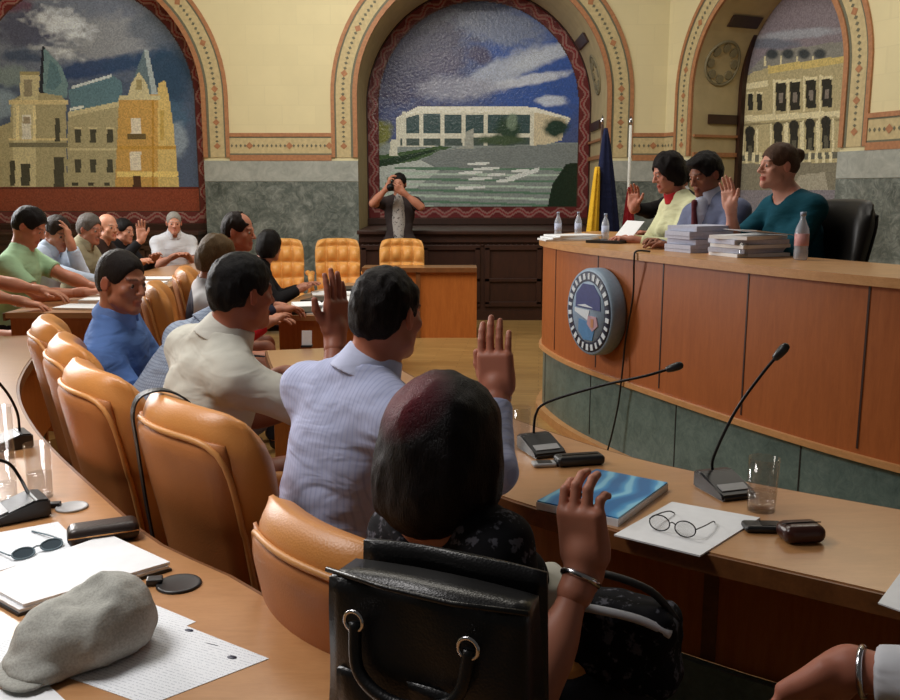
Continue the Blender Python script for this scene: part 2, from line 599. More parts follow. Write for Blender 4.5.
# ornaments on the inner cheeks of the two deep alcoves
def cheek_ornaments(name, fr, s_, depth, R):
    bm = BM()
    sh = lambda z: s_ + (R - math.sqrt(max(R * R - (z - SPRING) ** 2, 0)) if z > SPRING else 0)
    def bx(z, h, d0, d1, mat, th=0.03):
        vs = [bm.verts.new(fr.p(sh(z + k) + o, z + k, d)) for o in (-0.001, th) for k in (-h / 2, h / 2) for d in (d0, d1)]
        for q in ((0, 1, 3, 2), (4, 6, 7, 5), (0, 4, 5, 1), (2, 3, 7, 6), (1, 5, 7, 3), (0, 2, 6, 4)):
            bm.faces.new([vs[i] for i in q]).material_index = mat
    bx(SPRING + .78, 0.11, depth * .30, depth * .86, 0)
    bx(SPRING - .30, 0.11, depth * .30, depth * .86, 0)
    bx(BAND_LO + .02, 0.05, 0.02, depth, 1)
    bx(SPRING - .50, 0.03, 0.02, depth, 1)
    for k in range(8):                       # rosette
        a = 2 * math.pi * k / 8
        zc, dc = SPRING + .34 + .17 * math.sin(a), depth * .47 + .17 * math.cos(a)
        pts = [(zc + .05 * math.sin(b), dc + .05 * math.cos(b)) for b in [2 * math.pi * j / 10 for j in range(10)]]
        A = [bm.verts.new(fr.p(sh(z) + 0.02, z, d)) for z, d in pts]
        B = [bm.verts.new(fr.p(sh(z), z, d)) for z, d in pts]
        bm.faces.new(A).material_index = 2
        for i in range(10):
            bm.faces.new((A[i], A[(i + 1) % 10], B[(i + 1) % 10], B[i])).material_index = 2
    ring = [(SPRING + .34 + .24 * math.sin(b), depth * .47 + .24 * math.cos(b)) for b in [2 * math.pi * j / 30 for j in range(30)]]
    tube(bm, [fr.p(sh(z) + .006, z, d) for z, d in ring], 0.018, 6, 2, closed=True)
    tag(obj(name, bm, [M['dark_wood'], M['red_stripe'], M['ornament']]), kind='structure')
cheek_ornaments('trim_8', FR, ARCH_R[0][0] - ARCH_R[0][1], DEPTH_RIGHT, ARCH_R[0][1])
fr2 = Frame((0, WALL_Y), (1, 0)); fr2.p = lambda s, z, d=0.0: (2 * (0.40 + RAD) - s, WALL_Y + d, z)
cheek_ornaments('trim_9', fr2, 0.40 + RAD, DEPTH_MID, RAD)

# ------------------------------------------------------------------ mosaics in the alcoves
t = NT('glazed_mosaic', 0.22, 0.5)
at_ = t.n('ShaderNodeAttribute', attribute_name='Col')
co = t.co()
t.bump(t.noise(co, 26, 3, 0.7), 0.35, 0.02)
M['mosaic'] = t.base(at_.outputs['Color'])

def inpoly(x, y, P):
    P = np.asarray(P, float)
    c = np.zeros(x.shape, bool)
    j = len(P) - 1
    for i in range(len(P)):
        a = ((P[i, 1] > y) != (P[j, 1] > y)) & (x < (P[j, 0] - P[i, 0]) * (y - P[i, 1]) / (P[j, 1] - P[i, 1] + 1e-12) + P[i, 0])
        c ^= a
        j = i
    return c

def vnoise(x, y, seed=0):
    rs = np.random.RandomState(seed)
    T = rs.rand(64, 64)
    xi, yi = np.floor(x).astype(int), np.floor(y).astype(int)
    fx, fy = x - xi, y - yi
    fx, fy = fx * fx * (3 - 2 * fx), fy * fy * (3 - 2 * fy)
    g = lambda a, b: T[a % 64, b % 64]
    return (g(xi, yi) * (1 - fx) + g(xi + 1, yi) * fx) * (1 - fy) + (g(xi, yi + 1) * (1 - fx) + g(xi + 1, yi + 1) * fx) * fy

def lin(c):
    return np.array(srgb(*c)[:3])

class Picture:
    """design of one mosaic: colours laid over tessera centres (u, v), in design units"""
    def __init__(s, u, v, base):
        s.u, s.v = u, v
        s.c = np.tile(lin(base), (len(u), 1))
    def blob(s, cx, cy, rx, ry, col, al=1.0, ang=0.0, soft=0.5, rough=0.35, seed=1):
        ca, sa = math.cos(ang), math.sin(ang)
        x, y = s.u - cx, s.v - cy
        q = np.sqrt(((x * ca + y * sa) / rx) ** 2 + ((-x * sa + y * ca) / ry) ** 2)
        q = q + rough * (vnoise(s.u / 7, s.v / 5, seed) + .5 * vnoise(s.u / 3, s.v / 2.4, seed + 9) - .75)
        m = np.clip((1 + soft / 2 - q) / soft, 0, 1) * al
        s.c = s.c * (1 - m[:, None]) + lin(col) * m[:, None]
    def poly(s, P, col):
        s.c[inpoly(s.u, s.v, P)] = lin(col)
    def rect(s, x0, y0, x1, y1, col):
        s.poly([(x0, y0), (x1, y0), (x1, y1), (x0, y1)], col)

def mural(fr, c, R, depth, z0, base, paint, name, label, ufun, cell=0.014, band=0.17, loc=None):
    """a tiled arched panel: tesserae coloured by the design, a twisted-ribbon border, a dark wooden surround"""
    root = thing(name, label, 'mural', fr.p(c, z0, depth))
    L = np.array(fr.p(c, z0, depth))
    nx = int(2 * R / cell); nz = int((SPRING + R - z0) / cell)
    S_, Z_ = np.meshgrid(np.linspace(c - R, c + R, nx + 1), np.linspace(z0, SPRING + R, nz + 1), indexing='ij')
    V = np.stack([fr.O[0] + fr.t[0] * S_ + fr.n[0] * (depth - .03), fr.O[1] + fr.t[1] * S_ + fr.n[1] * (depth - .03), Z_], -1)
    I = np.arange((nx + 1) * (nz + 1)).reshape(nx + 1, nz + 1)
    F = np.stack([I[:-1, :-1], I[1:, :-1], I[1:, 1:], I[:-1, 1:]], -1).reshape(-1, 4)
    sc = (S_[:-1, :-1] + S_[1:, 1:]).ravel() / 2
    zc = (Z_[:-1, :-1] + Z_[1:, 1:]).ravel() / 2
    e = np.where(zc < SPRING, R - abs(sc - c), R - np.hypot(sc - c, zc - SPRING))     # distance in from the edge
    e = np.minimum(e, zc - z0 + 0.0)
    keep = e > 0.0
    u, v = ufun(sc, zc)
    P = Picture(u, v, base)
    paint(P)
    C = P.c
    C *= 1.45 * (0.82 + 0.36 * np.random.RandomState(3).rand(len(C)))[:, None]
    # ribbon border
    run = np.where(zc < SPRING, zc, SPRING + np.arctan2(zc - SPRING, abs(sc - c) + 1e-6) * R)
    run = np.where((zc - z0 < band) & (abs(sc - c) < R - band), sc, run)
    wv = band * (0.36 + 0.22 * np.sin(run * 2 * math.pi / 0.30))
    wv2 = wv + .052
    b = e < band
    C[b] = lin((112, 44, 46))
    C[b & ((abs(e - wv) < .014) | (abs(e - wv2) < .014))] = lin((160, 116, 110))
    C[b & (e > np.minimum(wv, wv2) + .014) & (e < np.maximum(wv, wv2) - .014)] = lin((140, 46, 52))
    C[b & ((e > band - .018) | (e < .012))] = lin((88, 50, 44))
    V = V.reshape(-1, 3) - L
    F = F[keep]
    used = np.unique(F)
    mp = np.full(len(V), -1); mp[used] = np.arange(len(used))
    raw_mesh('mosaic_panel', V[used], mp[F], M['mosaic'], root, smooth=False, color=C[keep])
    bm = BM()
    A = arch_line(c, R - .012, 0, z0); B = arch_line(c, R + .06, 0, z0)
    va = [bm.verts.new(np.array(fr.p(s, z, depth - .09)) - L) for s, z in A]
    vb = [bm.verts.new(np.array(fr.p(s, z, depth - .09)) - L) for s, z in B]
    wa = [bm.verts.new(np.array(fr.p(s, z, depth - .01)) - L) for s, z in A]
    wb = [bm.verts.new(np.array(fr.p(s, z, depth - .01)) - L) for s, z in B]
    for i in range(len(A) - 1):
        for q in ((va[i], va[i + 1], vb[i + 1], vb[i]), (va[i], wa[i], wa[i + 1], va[i + 1]), (vb[i], vb[i + 1], wb[i + 1], wb[i])):
            bm.faces.new(q)
    obj('surround', bm, M['dark_wood'], root)
    bm = BM()
    vs = [bm.verts.new(np.array(fr.p(s, z, d)) - L) for s in (c - R, c + R) for z in (z0 - .08, z0) for d in (depth - .14, depth - .01)]
    for q in ((0, 1, 3, 2), (4, 6, 7, 5), (0, 4, 5, 1), (2, 3, 7, 6), (1, 5, 7, 3), (0, 2, 6, 4)):
        bm.faces.new([vs[i] for i in q])
    obj('ledge', bm, M['dark_wood'], root)
    return root

def frontal(Y):
    """design units: the drawing scale of the pictures, 900 units across a metre-wide view one metre off"""
    def f(s, z):
        dy = Y * CP - (z - CAM_H) * SP
        return 450 + FPX * s / dy, 350 - FPX * ((z - CAM_H) * CP + Y * SP) / dy
    return f
def oblique(fr, depth):
    def f(s, z):
        x = fr.O[0] + fr.t[0] * s + fr.n[0] * depth
        y = fr.O[1] + fr.t[1] * s + fr.n[1] * depth
        dy = y * CP - (z - CAM_H) * SP
        return 450 + FPX * x / dy, 350 - FPX * ((z - CAM_H) * CP + y * SP) / dy
    return f

def paint_palace(p):
    B = p.blob
    B(60, 10, 160, 60, (112, 122, 140), .9, seed=2)
    B(110, 40, 45, 26, (140, 146, 154), .8, seed=3)
    B(30, 28, 34, 20, (66, 70, 96), .8, seed=4)
    B(95, 68, 60, 9, (38, 62, 104), .9, -.15, seed=5)
    B(60, 24, 26, 13, (206, 216, 226), .85, .3, .9, .9, seed=6)  # lamp glints on the glaze, painted into the sky as a pale blob
    B(52, 52, 22, 5, (206, 214, 220), .7, .2, .9, .9, seed=16)
    B(28, 55, 26, 7, (48, 66, 96), .8, seed=7)
    B(10, 76, 22, 10, (120, 138, 140), .8, seed=8)
    B(3, 104, 14, 14, (136, 158, 176), .7, seed=8)
    B(3, 4, 30, 8, (96, 62, 84), .8, seed=9)
    B(135, 60, 40, 8, (44, 70, 104), .7, -.2, seed=10)
    B(165, 78, 26, 34, (40, 66, 92), .9, seed=11)
    B(172, 118, 16, 16, (66, 94, 120), .8, seed=12)
    B(178, 140, 9, 16, (140, 156, 170), .7, seed=12)
    B(150, 28, 22, 16, (84, 96, 112), .7, seed=12)
    Q, r = p.poly, p.rect
    stone, lit, dk, teal = (158, 152, 120), (188, 182, 146), (62, 62, 52), (86, 118, 132)
    Q([(42, 46), (39, 92), (45, 95), (45, 47)], (28, 34, 48))
    Q([(44, 48), (53, 57), (61, 66), (68, 84), (67, 98), (50, 96), (43, 92)], (104, 134, 142))
    Q([(50, 60), (57, 66), (62, 82), (54, 90), (46, 88)], (84, 116, 128))
    Q([(0, 126), (12, 122), (12, 188), (-60, 188), (-60, 126)], stone)
    Q([(11, 100), (30, 91), (62, 96), (66, 102), (67, 188), (9, 188)], stone)
    Q([(13, 103), (36, 103), (36, 188), (13, 188)], lit)
    Q([(20, 100), (20, 76), (25, 71), (34, 71), (40, 77), (38, 100)], lit)
    Q([(24, 80), (32, 80), (32, 97), (24, 97)], (136, 130, 110))
    r(20, 72, 40, 75, (150, 142, 104))
    r(9, 100, 68, 104, (196, 184, 140)); r(9, 143, 68, 147, (108, 106, 86)); r(9, 138, 68, 140, (196, 184, 140))
    r(22, 115, 31, 139, (206, 206, 196)); r(23, 117, 30, 124, (150, 140, 120))
    r(16, 106, 19, 140, (214, 204, 160)); r(33, 106, 36, 140, (214, 204, 160))
    for a, b2, c2, d2 in ((55, 118, 60, 142), (20, 160, 31, 186), (54, 157, 64, 188), (10, 160, 15, 186), (-20, 135, -14, 150), (-36, 135, -30, 150), (-20, 160, -14, 180), (-36, 160, -30, 180)):
        r(a, b2, c2, d2, dk)
    Q([(19, 162), (25, 156), (32, 162), (32, 186), (30, 186), (30, 164), (21, 164), (21, 186), (19, 186)], lit)
    Q([(68, 90), (112, 75), (122, 82), (122, 101), (72, 113)], teal)
    Q([(72, 86), (112, 74), (112, 77), (72, 89)], (190, 202, 206)); Q([(70, 108), (84, 105), (84, 108), (70, 111)], (206, 214, 210))
    Q([(68, 112), (121, 101), (121, 188), (67, 188)], stone)
    Q([(68, 112), (121, 101), (121, 106), (68, 117)], lit); r(68, 148, 121, 151, lit)
    for x in (75, 90, 107):
        r(x, 129, x + 6, 143, dk); r(x, 159, x + 6, 173, dk); r(x - 1, 127, x + 7, 129, lit)
    r(72, 182, 78, 186, dk); r(88, 182, 94, 186, dk); r(104, 182, 110, 186, dk)
    Q([(128, 94), (144, 50), (146, 50), (158, 96)], (92, 112, 122)); Q([(144, 50), (148, 50), (158, 96), (152, 96)], (156, 170, 174))
    Q([(119, 98), (158, 94), (158, 188), (115, 188)], (184, 148, 84))
    Q([(158, 84), (165, 80), (169, 96), (174, 130), (179, 188), (158, 188)], (196, 174, 112))
    Q([(128, 96), (131, 84), (139, 72), (147, 84), (150, 96)], lit); r(136, 80, 142, 90, (150, 140, 100))
    r(119, 96, 160, 100, lit); r(117, 172, 178, 177, (214, 192, 120)); r(117, 146, 176, 149, (178, 140, 66))
    r(131, 118, 141, 134, (208, 202, 184)); r(130, 152, 141, 170, (208, 202, 184)); r(127, 134, 146, 139, (96, 82, 52))
    r(133, 176, 141, 187, (70, 44, 30)); r(160, 110, 164, 140, (178, 152, 84)); r(152, 100, 154, 188, (170, 130, 56))
    r(-80, 187, 230, 215, (124, 58, 40)); r(-80, 187, 230, 189, (90, 36, 28))

def paint_theatre(p):
    B = p.blob
    B(400, 40, 70, 70, (62, 60, 92), .9, seed=2)
    B(420, 15, 40, 16, (84, 88, 108), .7, seed=3)
    B(385, 70, 40, 14, (52, 54, 92), .8, seed=4)
    B(540, 60, 60, 70, (52, 84, 156), .9, seed=5)
    B(500, 26, 44, 18, (120, 132, 158), .85, .2, seed=6)
    B(505, 70, 48, 13, (160, 170, 190), .95, -.45, seed=7)
    B(545, 56, 40, 8, (178, 188, 204), .9, -.35, seed=8)
    B(530, 80, 40, 5, (190, 198, 212), .9, -.2, seed=9)
    B(458, 88, 40, 12, (142, 146, 164), .8, seed=10)
    B(480, 55, 14, 8, (66, 64, 98), .95, .3, seed=11)
    B(440, 62, 24, 12, (76, 74, 104), .9, seed=12)
    B(552, 101, 16, 5, (190, 200, 216), .9, seed=13)
    B(480, 5, 30, 7, (44, 52, 78), .8, seed=14)
    Q, r = p.poly, p.rect
    white, shadow, glass_ = (206, 206, 190), (156, 160, 152), (56, 78, 80)
    r(350, 143, 600, 230, (132, 142, 140))
    Q([(355, 90), (376, 94), (380, 125), (372, 172), (350, 180)], (34, 52, 40))
    B(381, 133, 12, 12, (116, 120, 60), 1, 0, .5, seed=15)
    Q([(350, 160), (440, 146), (452, 147), (410, 163), (350, 180)], (62, 88, 54))
    Q([(350, 166), (430, 150), (438, 150), (372, 172), (350, 178)], (34, 56, 38))
    Q([(396, 118), (419, 106), (532, 107), (571, 118), (566, 128), (540, 144), (396, 147)], white)
    Q([(396, 118), (419, 106), (534, 107), (571, 118), (534, 114), (420, 112)], (222, 222, 208))
    Q([(402, 119), (420, 114), (532, 115), (534, 133), (402, 134)], glass_)
    Q([(400, 138), (536, 137), (536, 145), (400, 146)], (70, 84, 80))
    for x in (402, 419, 440, 462, 484, 530):
        r(x, 112, x + 4, 146, white)
    Q([(534, 112), (566, 119), (562, 140), (540, 146), (534, 146)], (196, 186, 158))
    r(400, 133, 470, 138, white)
    Q([(466, 132), (474, 128), (474, 150), (440, 158), (430, 156), (464, 146)], shadow)
    B(508, 130, 12, 12, (44, 66, 50), 1, seed=16); B(500, 140, 24, 5, (66, 84, 60), 1, seed=17); B(512, 122, 5, 8, (120, 140, 120), .8, seed=17)
    B(557, 128, 12, 9, (36, 58, 48), 1, seed=18)
    Q([(389, 156), (391, 140), (396, 140), (398, 156)], (206, 206, 190))
    Q([(440, 150), (600, 142), (600, 166), (400, 172)], (120, 128, 128))
    Q([(350, 172), (420, 160), (440, 170), (380, 215), (350, 215)], (176, 184, 180))
    for k in range(9):                                                     # paving stripes of the square
        y = 163 + k * 5.2
        Q([(395 - k * 4, y + 4), (600, y + 6 + k), (600, y + 8 + k), (395 - k * 4, y + 6.5)], (172, 190, 178) if k % 2 else (92, 124, 104))
    for (x, y, wd) in ((478, 163, 22), (486, 168, 26), (470, 172, 24), (496, 174, 18), (520, 170, 18), (480, 178, 24), (505, 180, 18), (470, 187, 30)):
        Q([(x - wd / 2, y), (x + wd / 2, y - 1.2), (x + wd / 2, y + 1.4), (x - wd / 2, y + 2.6)], (216, 222, 220))
    Q([(505, 178), (540, 167), (538, 172), (512, 181)], (210, 216, 214))
    Q([(546, 215), (552, 185), (566, 164), (600, 160), (600, 215)], (28, 44, 32))

def paint_hall(p):
    B = p.blob
    B(790, 20, 80, 46, (124, 116, 124), .9, seed=2)
    B(800, 34, 40, 5, (150, 156, 166), .8, -.1, seed=3)
    B(770, 44, 30, 5, (96, 104, 118), .8, seed=4)
    Q, r = p.poly, p.rect
    st, lt, dk = (168, 158, 122), (204, 196, 160), (44, 44, 40)
    Q([(735, 84), (768, 62), (850, 48), (850, 175), (730, 175)], st)
    Q([(746, 74), (768, 52), (850, 40), (850, 58), (768, 68)], (126, 126, 120))
    for x in (772, 788, 804, 820):
        B(x, 54, 6, 5, (58, 64, 68), 1, rough=.1, seed=5); r(x - 8, 56, x - 6, 66, lt)
    Q([(768, 66), (850, 55), (850, 62), (768, 74)], (190, 172, 110))
    Q([(742, 84), (768, 80), (768, 86), (742, 90)], lt)
    for x, y in ((776, 83), (790, 82), (806, 80), (822, 79)):
        r(x, y, x + 10, y + 28, dk); r(x - 3, y - 4, x - 1, y + 32, lt); r(x + 3, y + 10, x + 7, y + 20, (120, 112, 104)); r(x - 1, y - 3, x + 11, y, lt)
    for x in (748, 757):
        r(x, 94, x + 5, 110, dk); r(x - 1, 92, x + 6, 94, lt)
    Q([(740, 116), (850, 110), (850, 116), (740, 122)], lt)
    Q([(740, 124), (850, 118), (850, 120), (740, 126)], (130, 122, 92))
    for x, y in ((746, 132), (774, 128), (790, 126), (806, 124), (822, 122)):
        r(x, y, x + 8, y + 26, dk); B(x + 4, y, 5, 6, dk, 1, rough=0, soft=.1)
        r(x - 4, y - 4, x - 2, y + 30, lt); r(x + 10, y - 4, x + 12, y + 30, lt); r(x + 2, y + 14, x + 6, y + 26, (86, 84, 72))
    Q([(735, 156), (850, 152), (850, 158), (735, 162)], (96, 96, 84))
    for k in range(14):
        r(738 + k * 7, 152, 741 + k * 7, 166, lt)
    Q([(735, 164), (850, 162), (850, 190), (735, 190)], (120, 116, 100))
    Q([(800, 175), (825, 172), (828, 190), (790, 190)], (150, 146, 130))

mural(FW, ARCH_W[0][0], RAD - .0, DEPTH_LEFT, 1.16, (74, 88, 112), paint_palace, 'palace_mosaic',
      'arched mosaic of a towered palace with a yellow wing under a stormy sky', frontal(WALL_Y + DEPTH_LEFT - .03))
mural(FW, ARCH_W[1][0], RAD - .0, DEPTH_MID, 1.20, (70, 84, 128), paint_theatre, 'theatre_mosaic',
      'arched mosaic of a low white modern building behind a striped square', frontal(WALL_Y + DEPTH_MID - .03))
mural(FR, 2.14, 1.56, DEPTH_RIGHT, 1.30, (120, 116, 122), paint_hall, 'town_hall_mosaic',
      'arched mosaic of a pale columned facade above the seated official in teal', oblique(FR, DEPTH_RIGHT - .03), band=0.0)

# dark carved wooden cabinets that fill the foot of two alcoves
def alcove_cabinet(name, label, x0, x1, y0, y1, h):
    root = thing(name, label, 'cabinet', ((x0 + x1) / 2, (y0 + y1) / 2, 0))
    W_, D_ = x1 - x0, y1 - y0
    bm = BM(); box(bm, (0, 0, h / 2), (W_, D_, h - .08))
    box(bm, (0, -.01, 0.06), (W_ + .02, D_ + .02, 0.12))
    for k in range(int(W_ / .07)):
        bmesh.ops.create_icosphere(bm, subdivisions=1, radius=.016, matrix=Matrix.Translation((-W_ / 2 + .05 + k * .07, -D_ / 2 - .01, h - .19)))
    obj('body', bm, M['dark_wood'], root)
    bm = BM(); box(bm, (0, -.02, h - .035), (W_ + .04, D_ + .06, 0.05), bev=.01); box(bm, (0, -.015, h - .14), (W_, D_ + .03, 0.03))
    obj('cornice', bm, M['dark_wood'], root)
    n = 4
    for k in range(n):
        xc = -W_ / 2 + (k + .5) * W_ / n
        bm = BM()
        pw, ph = W_ / n - .06, h - .42
        for dx, dz, sx, sz in ((0, ph / 2, pw, .06), (0, -ph / 2, pw, .06), (-pw / 2 + .03, 0, .06, ph), (pw / 2 - .03, 0, .06, ph), (0, -.05, pw, .04)):
            box(bm, (xc + dx, -D_ / 2 - .012, .2 + ph / 2 + dz), (sx, .03, sz), bev=.004)
        obj('door', bm, M['dark_wood'], root)
    return root
alcove_cabinet('carved_cabinet', 'dark carved wooden cabinet below the white building mosaic', -1.12, 1.92, 11.12, 12.9, 1.12)
alcove_cabinet('carved_cabinet', 'dark carved wooden cabinet below the palace mosaic', -6.18, -3.14, 11.3, 11.88, 1.10)
# ------------------------------------------------------------------ desks of the horseshoe
DESK_H = 0.74
def resample(P, n):
    P = np.array([p[:2] for p in P])
    d = np.r_[0, np.cumsum(np.linalg.norm(np.diff(P, axis=0), axis=1))]
    s = np.linspace(0, d[-1], n)
    return [np.array([np.interp(t, d, P[:, 0]), np.interp(t, d, P[:, 1])]) for t in s]

def desk(name, label, seat_edge, hall_edge, h=DESK_H, z0=0.0, panel_on=1, group=None, ends=(True, True), plinth=0.18, seams=5):
    """one continuous curved desk: seat_edge is where people sit, hall_edge carries the modesty panel"""
    n = 40
    N = resample(smooth_line(seat_edge), n)
    I = resample(smooth_line(hall_edge), n)
    c = sum(N + I) / (2 * n)
    root = thing(name, label, 'desk', (c[0], c[1], z0), group=group)
    N = [p - c for p in N]; I = [p - c for p in I]
    bm = BM(); slab(bm, N, I, h - .035, h)
    obj('desk_top', bm, M['top_wood'], root)
    bm = BM()
    for L in (N, I):
        sgn = 1 if np.cross(L[1] - L[0], (N[0] + I[0]) / 2 - L[0]) > 0 else -1
        ribbon_wall(bm, offset_line(L, -.012 * sgn), h - .05, h - .003, .016 * sgn)
    obj('edge_strip', bm, M['edge_wood'], root)
    lo = lambda a, b, k: [p + (q - p) * k for p, q in zip(a, b)]
    A = lo(I, N, .08)
    bm = BM(); ribbon_wall(bm, A, plinth, h - .036, .02)
    for k in range(1, seams):
        i = int(k * (n - 1) / seams)
        box(bm, (A[i][0], A[i][1], (plinth + h) / 2 - .02), (.046, .046, h - plinth - .05), rz=math.atan2(*(A[i + 1] - A[i])[::-1]), mat=1)
    obj('modesty_panel', bm, [M['orange_wood'], M['edge_wood']], root)
    if plinth > 0:
        bm = BM(); ribbon_wall(bm, lo(I, N, .12), 0, plinth, .03)
        obj('plinth', bm, M['plinth'], root)
    for i, e in ((0, ends[0]), (n - 1, ends[1])):
        if e:
            a, b = N[i] + (I[i] - N[i]) * .04, N[i] + (I[i] - N[i]) * .9
            j = 1 if i == 0 else n - 2
            inw = (N[j] - N[i]); inw = inw / np.linalg.norm(inw) * .03
            m = (a + b) / 2 + inw
            bm = BM(); box(bm, (m[0], m[1], (h - .036) / 2), (np.linalg.norm(b - a), .03, h - .037), rz=math.atan2(*(b - a)[::-1]))
            obj('end_panel', bm, M['orange_wood'], root)
    return root

N_IN = [(1.80, 1.10), (1.40, 1.43), (.98, 1.76), (.51, 2.09), (.14, 2.42), (-.20, 2.90), (-.52, 3.45), (-.80, 4.1), (-.98, 4.75)]
I_IN = [np.array(p) for p in offset_line(smooth_line(N_IN, 6), -.57)]
desk('inner_desk', 'long curved wooden desk carrying the blue brochure and two desk microphones', N_IN, I_IN)
E_OUT = [(.40, .85), (.08, 1.25), (-.228, 1.59), (-.487, 1.873), (-.70, 2.056), (-.924, 2.337), (-1.49, 3.12), (-1.906, 3.87), (-2.2, 4.7), (-2.36, 5.3)]
S_OUT = [np.array(p) for p in offset_line(smooth_line(E_OUT, 6), .72)]
desk('outer_desk', 'curved wooden desk in the foreground with the grey flat cap on it', S_OUT, E_OUT)
N_FL = [(-1.20, 6.12), (-1.24, 6.9), (-1.16, 7.7), (-.95, 8.4)]
I_FL = [(-.62, 6.12), (-.66, 6.9), (-.58, 7.5), (-.40, 8.1)]
desk('inner_desk', 'wooden desk strewn with papers and folders, in front of the far tufted chairs', N_FL, I_FL, plinth=0)
desk('inner_desk', 'plain orange wooden desk in front of the far chairs, beside the carved cabinet', [(-.95, 10.06), (.29, 10.06)], [(-.95, 9.70), (.29, 9.70)], h=.77, plinth=0, seams=2)
STEP = 0.10
bm = BM(); prism(bm, [(-5.2, 5.0), (-2.62, 5.0), (-2.30, 5.42), (-2.75, 7.3), (-2.9, 9.0), (-2.3, 10.4), (-2.3, 11.1), (-5.2, 11.1)], 0, STEP)
tag(obj('floor_step', bm, M['parquet']), kind='structure')
N_OL = [(-2.72, 5.45), (-2.72, 6.4), (-2.78, 7.3), (-2.84, 8.2), (-2.78, 9.0), (-2.45, 9.55)]
I_OL = [(-2.10, 5.45), (-2.14, 6.4), (-2.20, 7.3), (-2.22, 8.2), (-2.15, 8.7), (-1.95, 9.1)]
desk('outer_desk', 'far wooden desk with white papers where the man in green sits', N_OL, I_OL, h=.75, z0=STEP, plinth=0)

# ------------------------------------------------------------------ rostrum
ROS = [(1.25, 7.75), (.86, 7.15), (.69, 6.6), (.675, 6.25), (.80, 5.65), (1.08, 4.95), (1.43, 4.15), (1.78, 3.52), (2.3, 2.85), (3.0, 2.2)]
ROS_S = resample(smooth_line(ROS, 10), 90)
BASE_H, ROS_H = 0.49, 1.245
c = np.array([1.8, 5.2])
root = thing('rostrum', 'tall curved wooden rostrum with a round blue emblem on its front', 'rostrum', (c[0], c[1], 0))
F = [p - c for p in ROS_S]
bm = BM(); ribbon_wall(bm, F, BASE_H, ROS_H - .04, .03)
for i in range(8, 90, 9):
    tdir = F[i] - F[i - 1]
    tdir = tdir / np.linalg.norm(tdir)
    p = F[i] + np.array([tdir[1], -tdir[0]]) * .0005
    box(bm, (p[0], p[1], (BASE_H + ROS_H) / 2), (.009, .004, ROS_H - BASE_H - .06), rz=math.atan2(tdir[1], tdir[0]), mat=1)
obj('front_panel', bm, [M['rostrum_wood'], M['dark_wood']], root)
bm = BM(); ribbon_wall(bm, offset_line(F, .012), 0.06, BASE_H - .02, .05)
for i in range(10, 90, 12):
    tdir = F[i] - F[i - 1]
    tdir = tdir / np.linalg.norm(tdir)
    p = F[i] + np.array([-tdir[1], tdir[0]]) * .0115
    box(bm, (p[0], p[1], BASE_H / 2 + .03), (.006, .004, BASE_H - .1), rz=math.atan2(tdir[1], tdir[0]), mat=1)
obj('plinth', bm, [M['plinth'], M['black']], root)
bm = BM(); ribbon_wall(bm, offset_line(F, -.035), 0.0, 0.06, .08)
obj('skirting', bm, M['rail_wood'], root)
bm = BM(); ribbon_wall(bm, offset_line(F, -.02), BASE_H - .02, BASE_H + .008, .05)
obj('lower_rail', bm, M['rail_wood'], root)
bm = BM(); slab(bm, offset_line(F, -.03), offset_line(F, .60), ROS_H - .04, ROS_H)
obj('counter_top', bm, M['rail_wood'], root)
# raised floor behind it
inner = offset_line(ROS_S, .10)
bm = BM(); prism(bm, [tuple(p) for p in inner] + [(5.2, 2.2), (5.2, 5.0), (3.6, 8.2), (2.4, 9.2)], 0, BASE_H - .03)
tag(obj('floor_dais', bm, M['parquet']), kind='structure')
DAIS = BASE_H - .03

# round emblem on the front
M['emblem_blue'] = plain('emblem_blue_grey', srgb(128, 150, 172), 0.5, var=0.08)
M['emblem_navy'] = plain('emblem_navy', srgb(52, 62, 118), 0.5, var=0.1)
M['emblem_dark'] = plain('emblem_dark_ring', srgb(34, 40, 64), 0.5, var=0.1)
M['emblem_white'] = plain('emblem_white', srgb(206, 216, 224), 0.5, var=0.05)
M['emblem_sky'] = plain('emblem_sky', srgb(70, 124, 172), 0.5, var=0.1)
M['emblem_rose'] = plain('emblem_rose', srgb(176, 140, 150), 0.5, var=0.08)
def on_front(px):
    """arc point of the rostrum front seen at picture column px, with its direction"""
    r = (px - 450) / FPX
    best = min(range(25, 89), key=lambda i: abs(ROS_S[i][0] / (ROS_S[i][1] * CP + .1) - r))
    tdir = ROS_S[best + 1] - ROS_S[best - 1]
    return ROS_S[best], tdir / np.linalg.norm(tdir)
p, tdir = on_front(604)
out = np.array([tdir[1], -tdir[0]])
er = thing('emblem', 'round blue and white emblem disc mounted on the rostrum front', 'emblem', (p[0], p[1], 0.875))
ER = 0.26
mx = Matrix(((tdir[0], 0, out[0], 0), (tdir[1], 0, out[1], 0), (0, 1, 0, 0), (0, 0, 0, 1)))
def em(name, bm, mats):
    bmesh.ops.transform(bm, matrix=mx, verts=bm.verts)
    return obj(name, bm, mats, er)
bm = BM(); lathe(bm, [(ER * .97, .002), (ER, .015), (ER, .085), (ER * .97, .1), (ER * .9, .1)], 48)
em('rim', bm, M['emblem_blue'])
bm = BM(); lathe(bm, [(ER * .93, .098), (ER * .92, .103), (ER * .70, .103)], 48)
for k in range(26):                              # the ring's unreadable pale characters
    a = 2 * math.pi * (k + .5) / 26
    box(bm, (ER * .815 * math.cos(a), ER * .815 * math.sin(a), .105), (.026 if k % 3 else .018, .036, .004), rz=a + math.pi / 2, mat=1)
em('letter_ring', bm, [M['emblem_dark'], M['emblem_white']])
bm = BM(); lathe(bm, [(ER * .705, .100), (ER * .69, .106), (0, .106)], 48, close=False)
em('field', bm, M['emblem_blue'])
bm = BM()
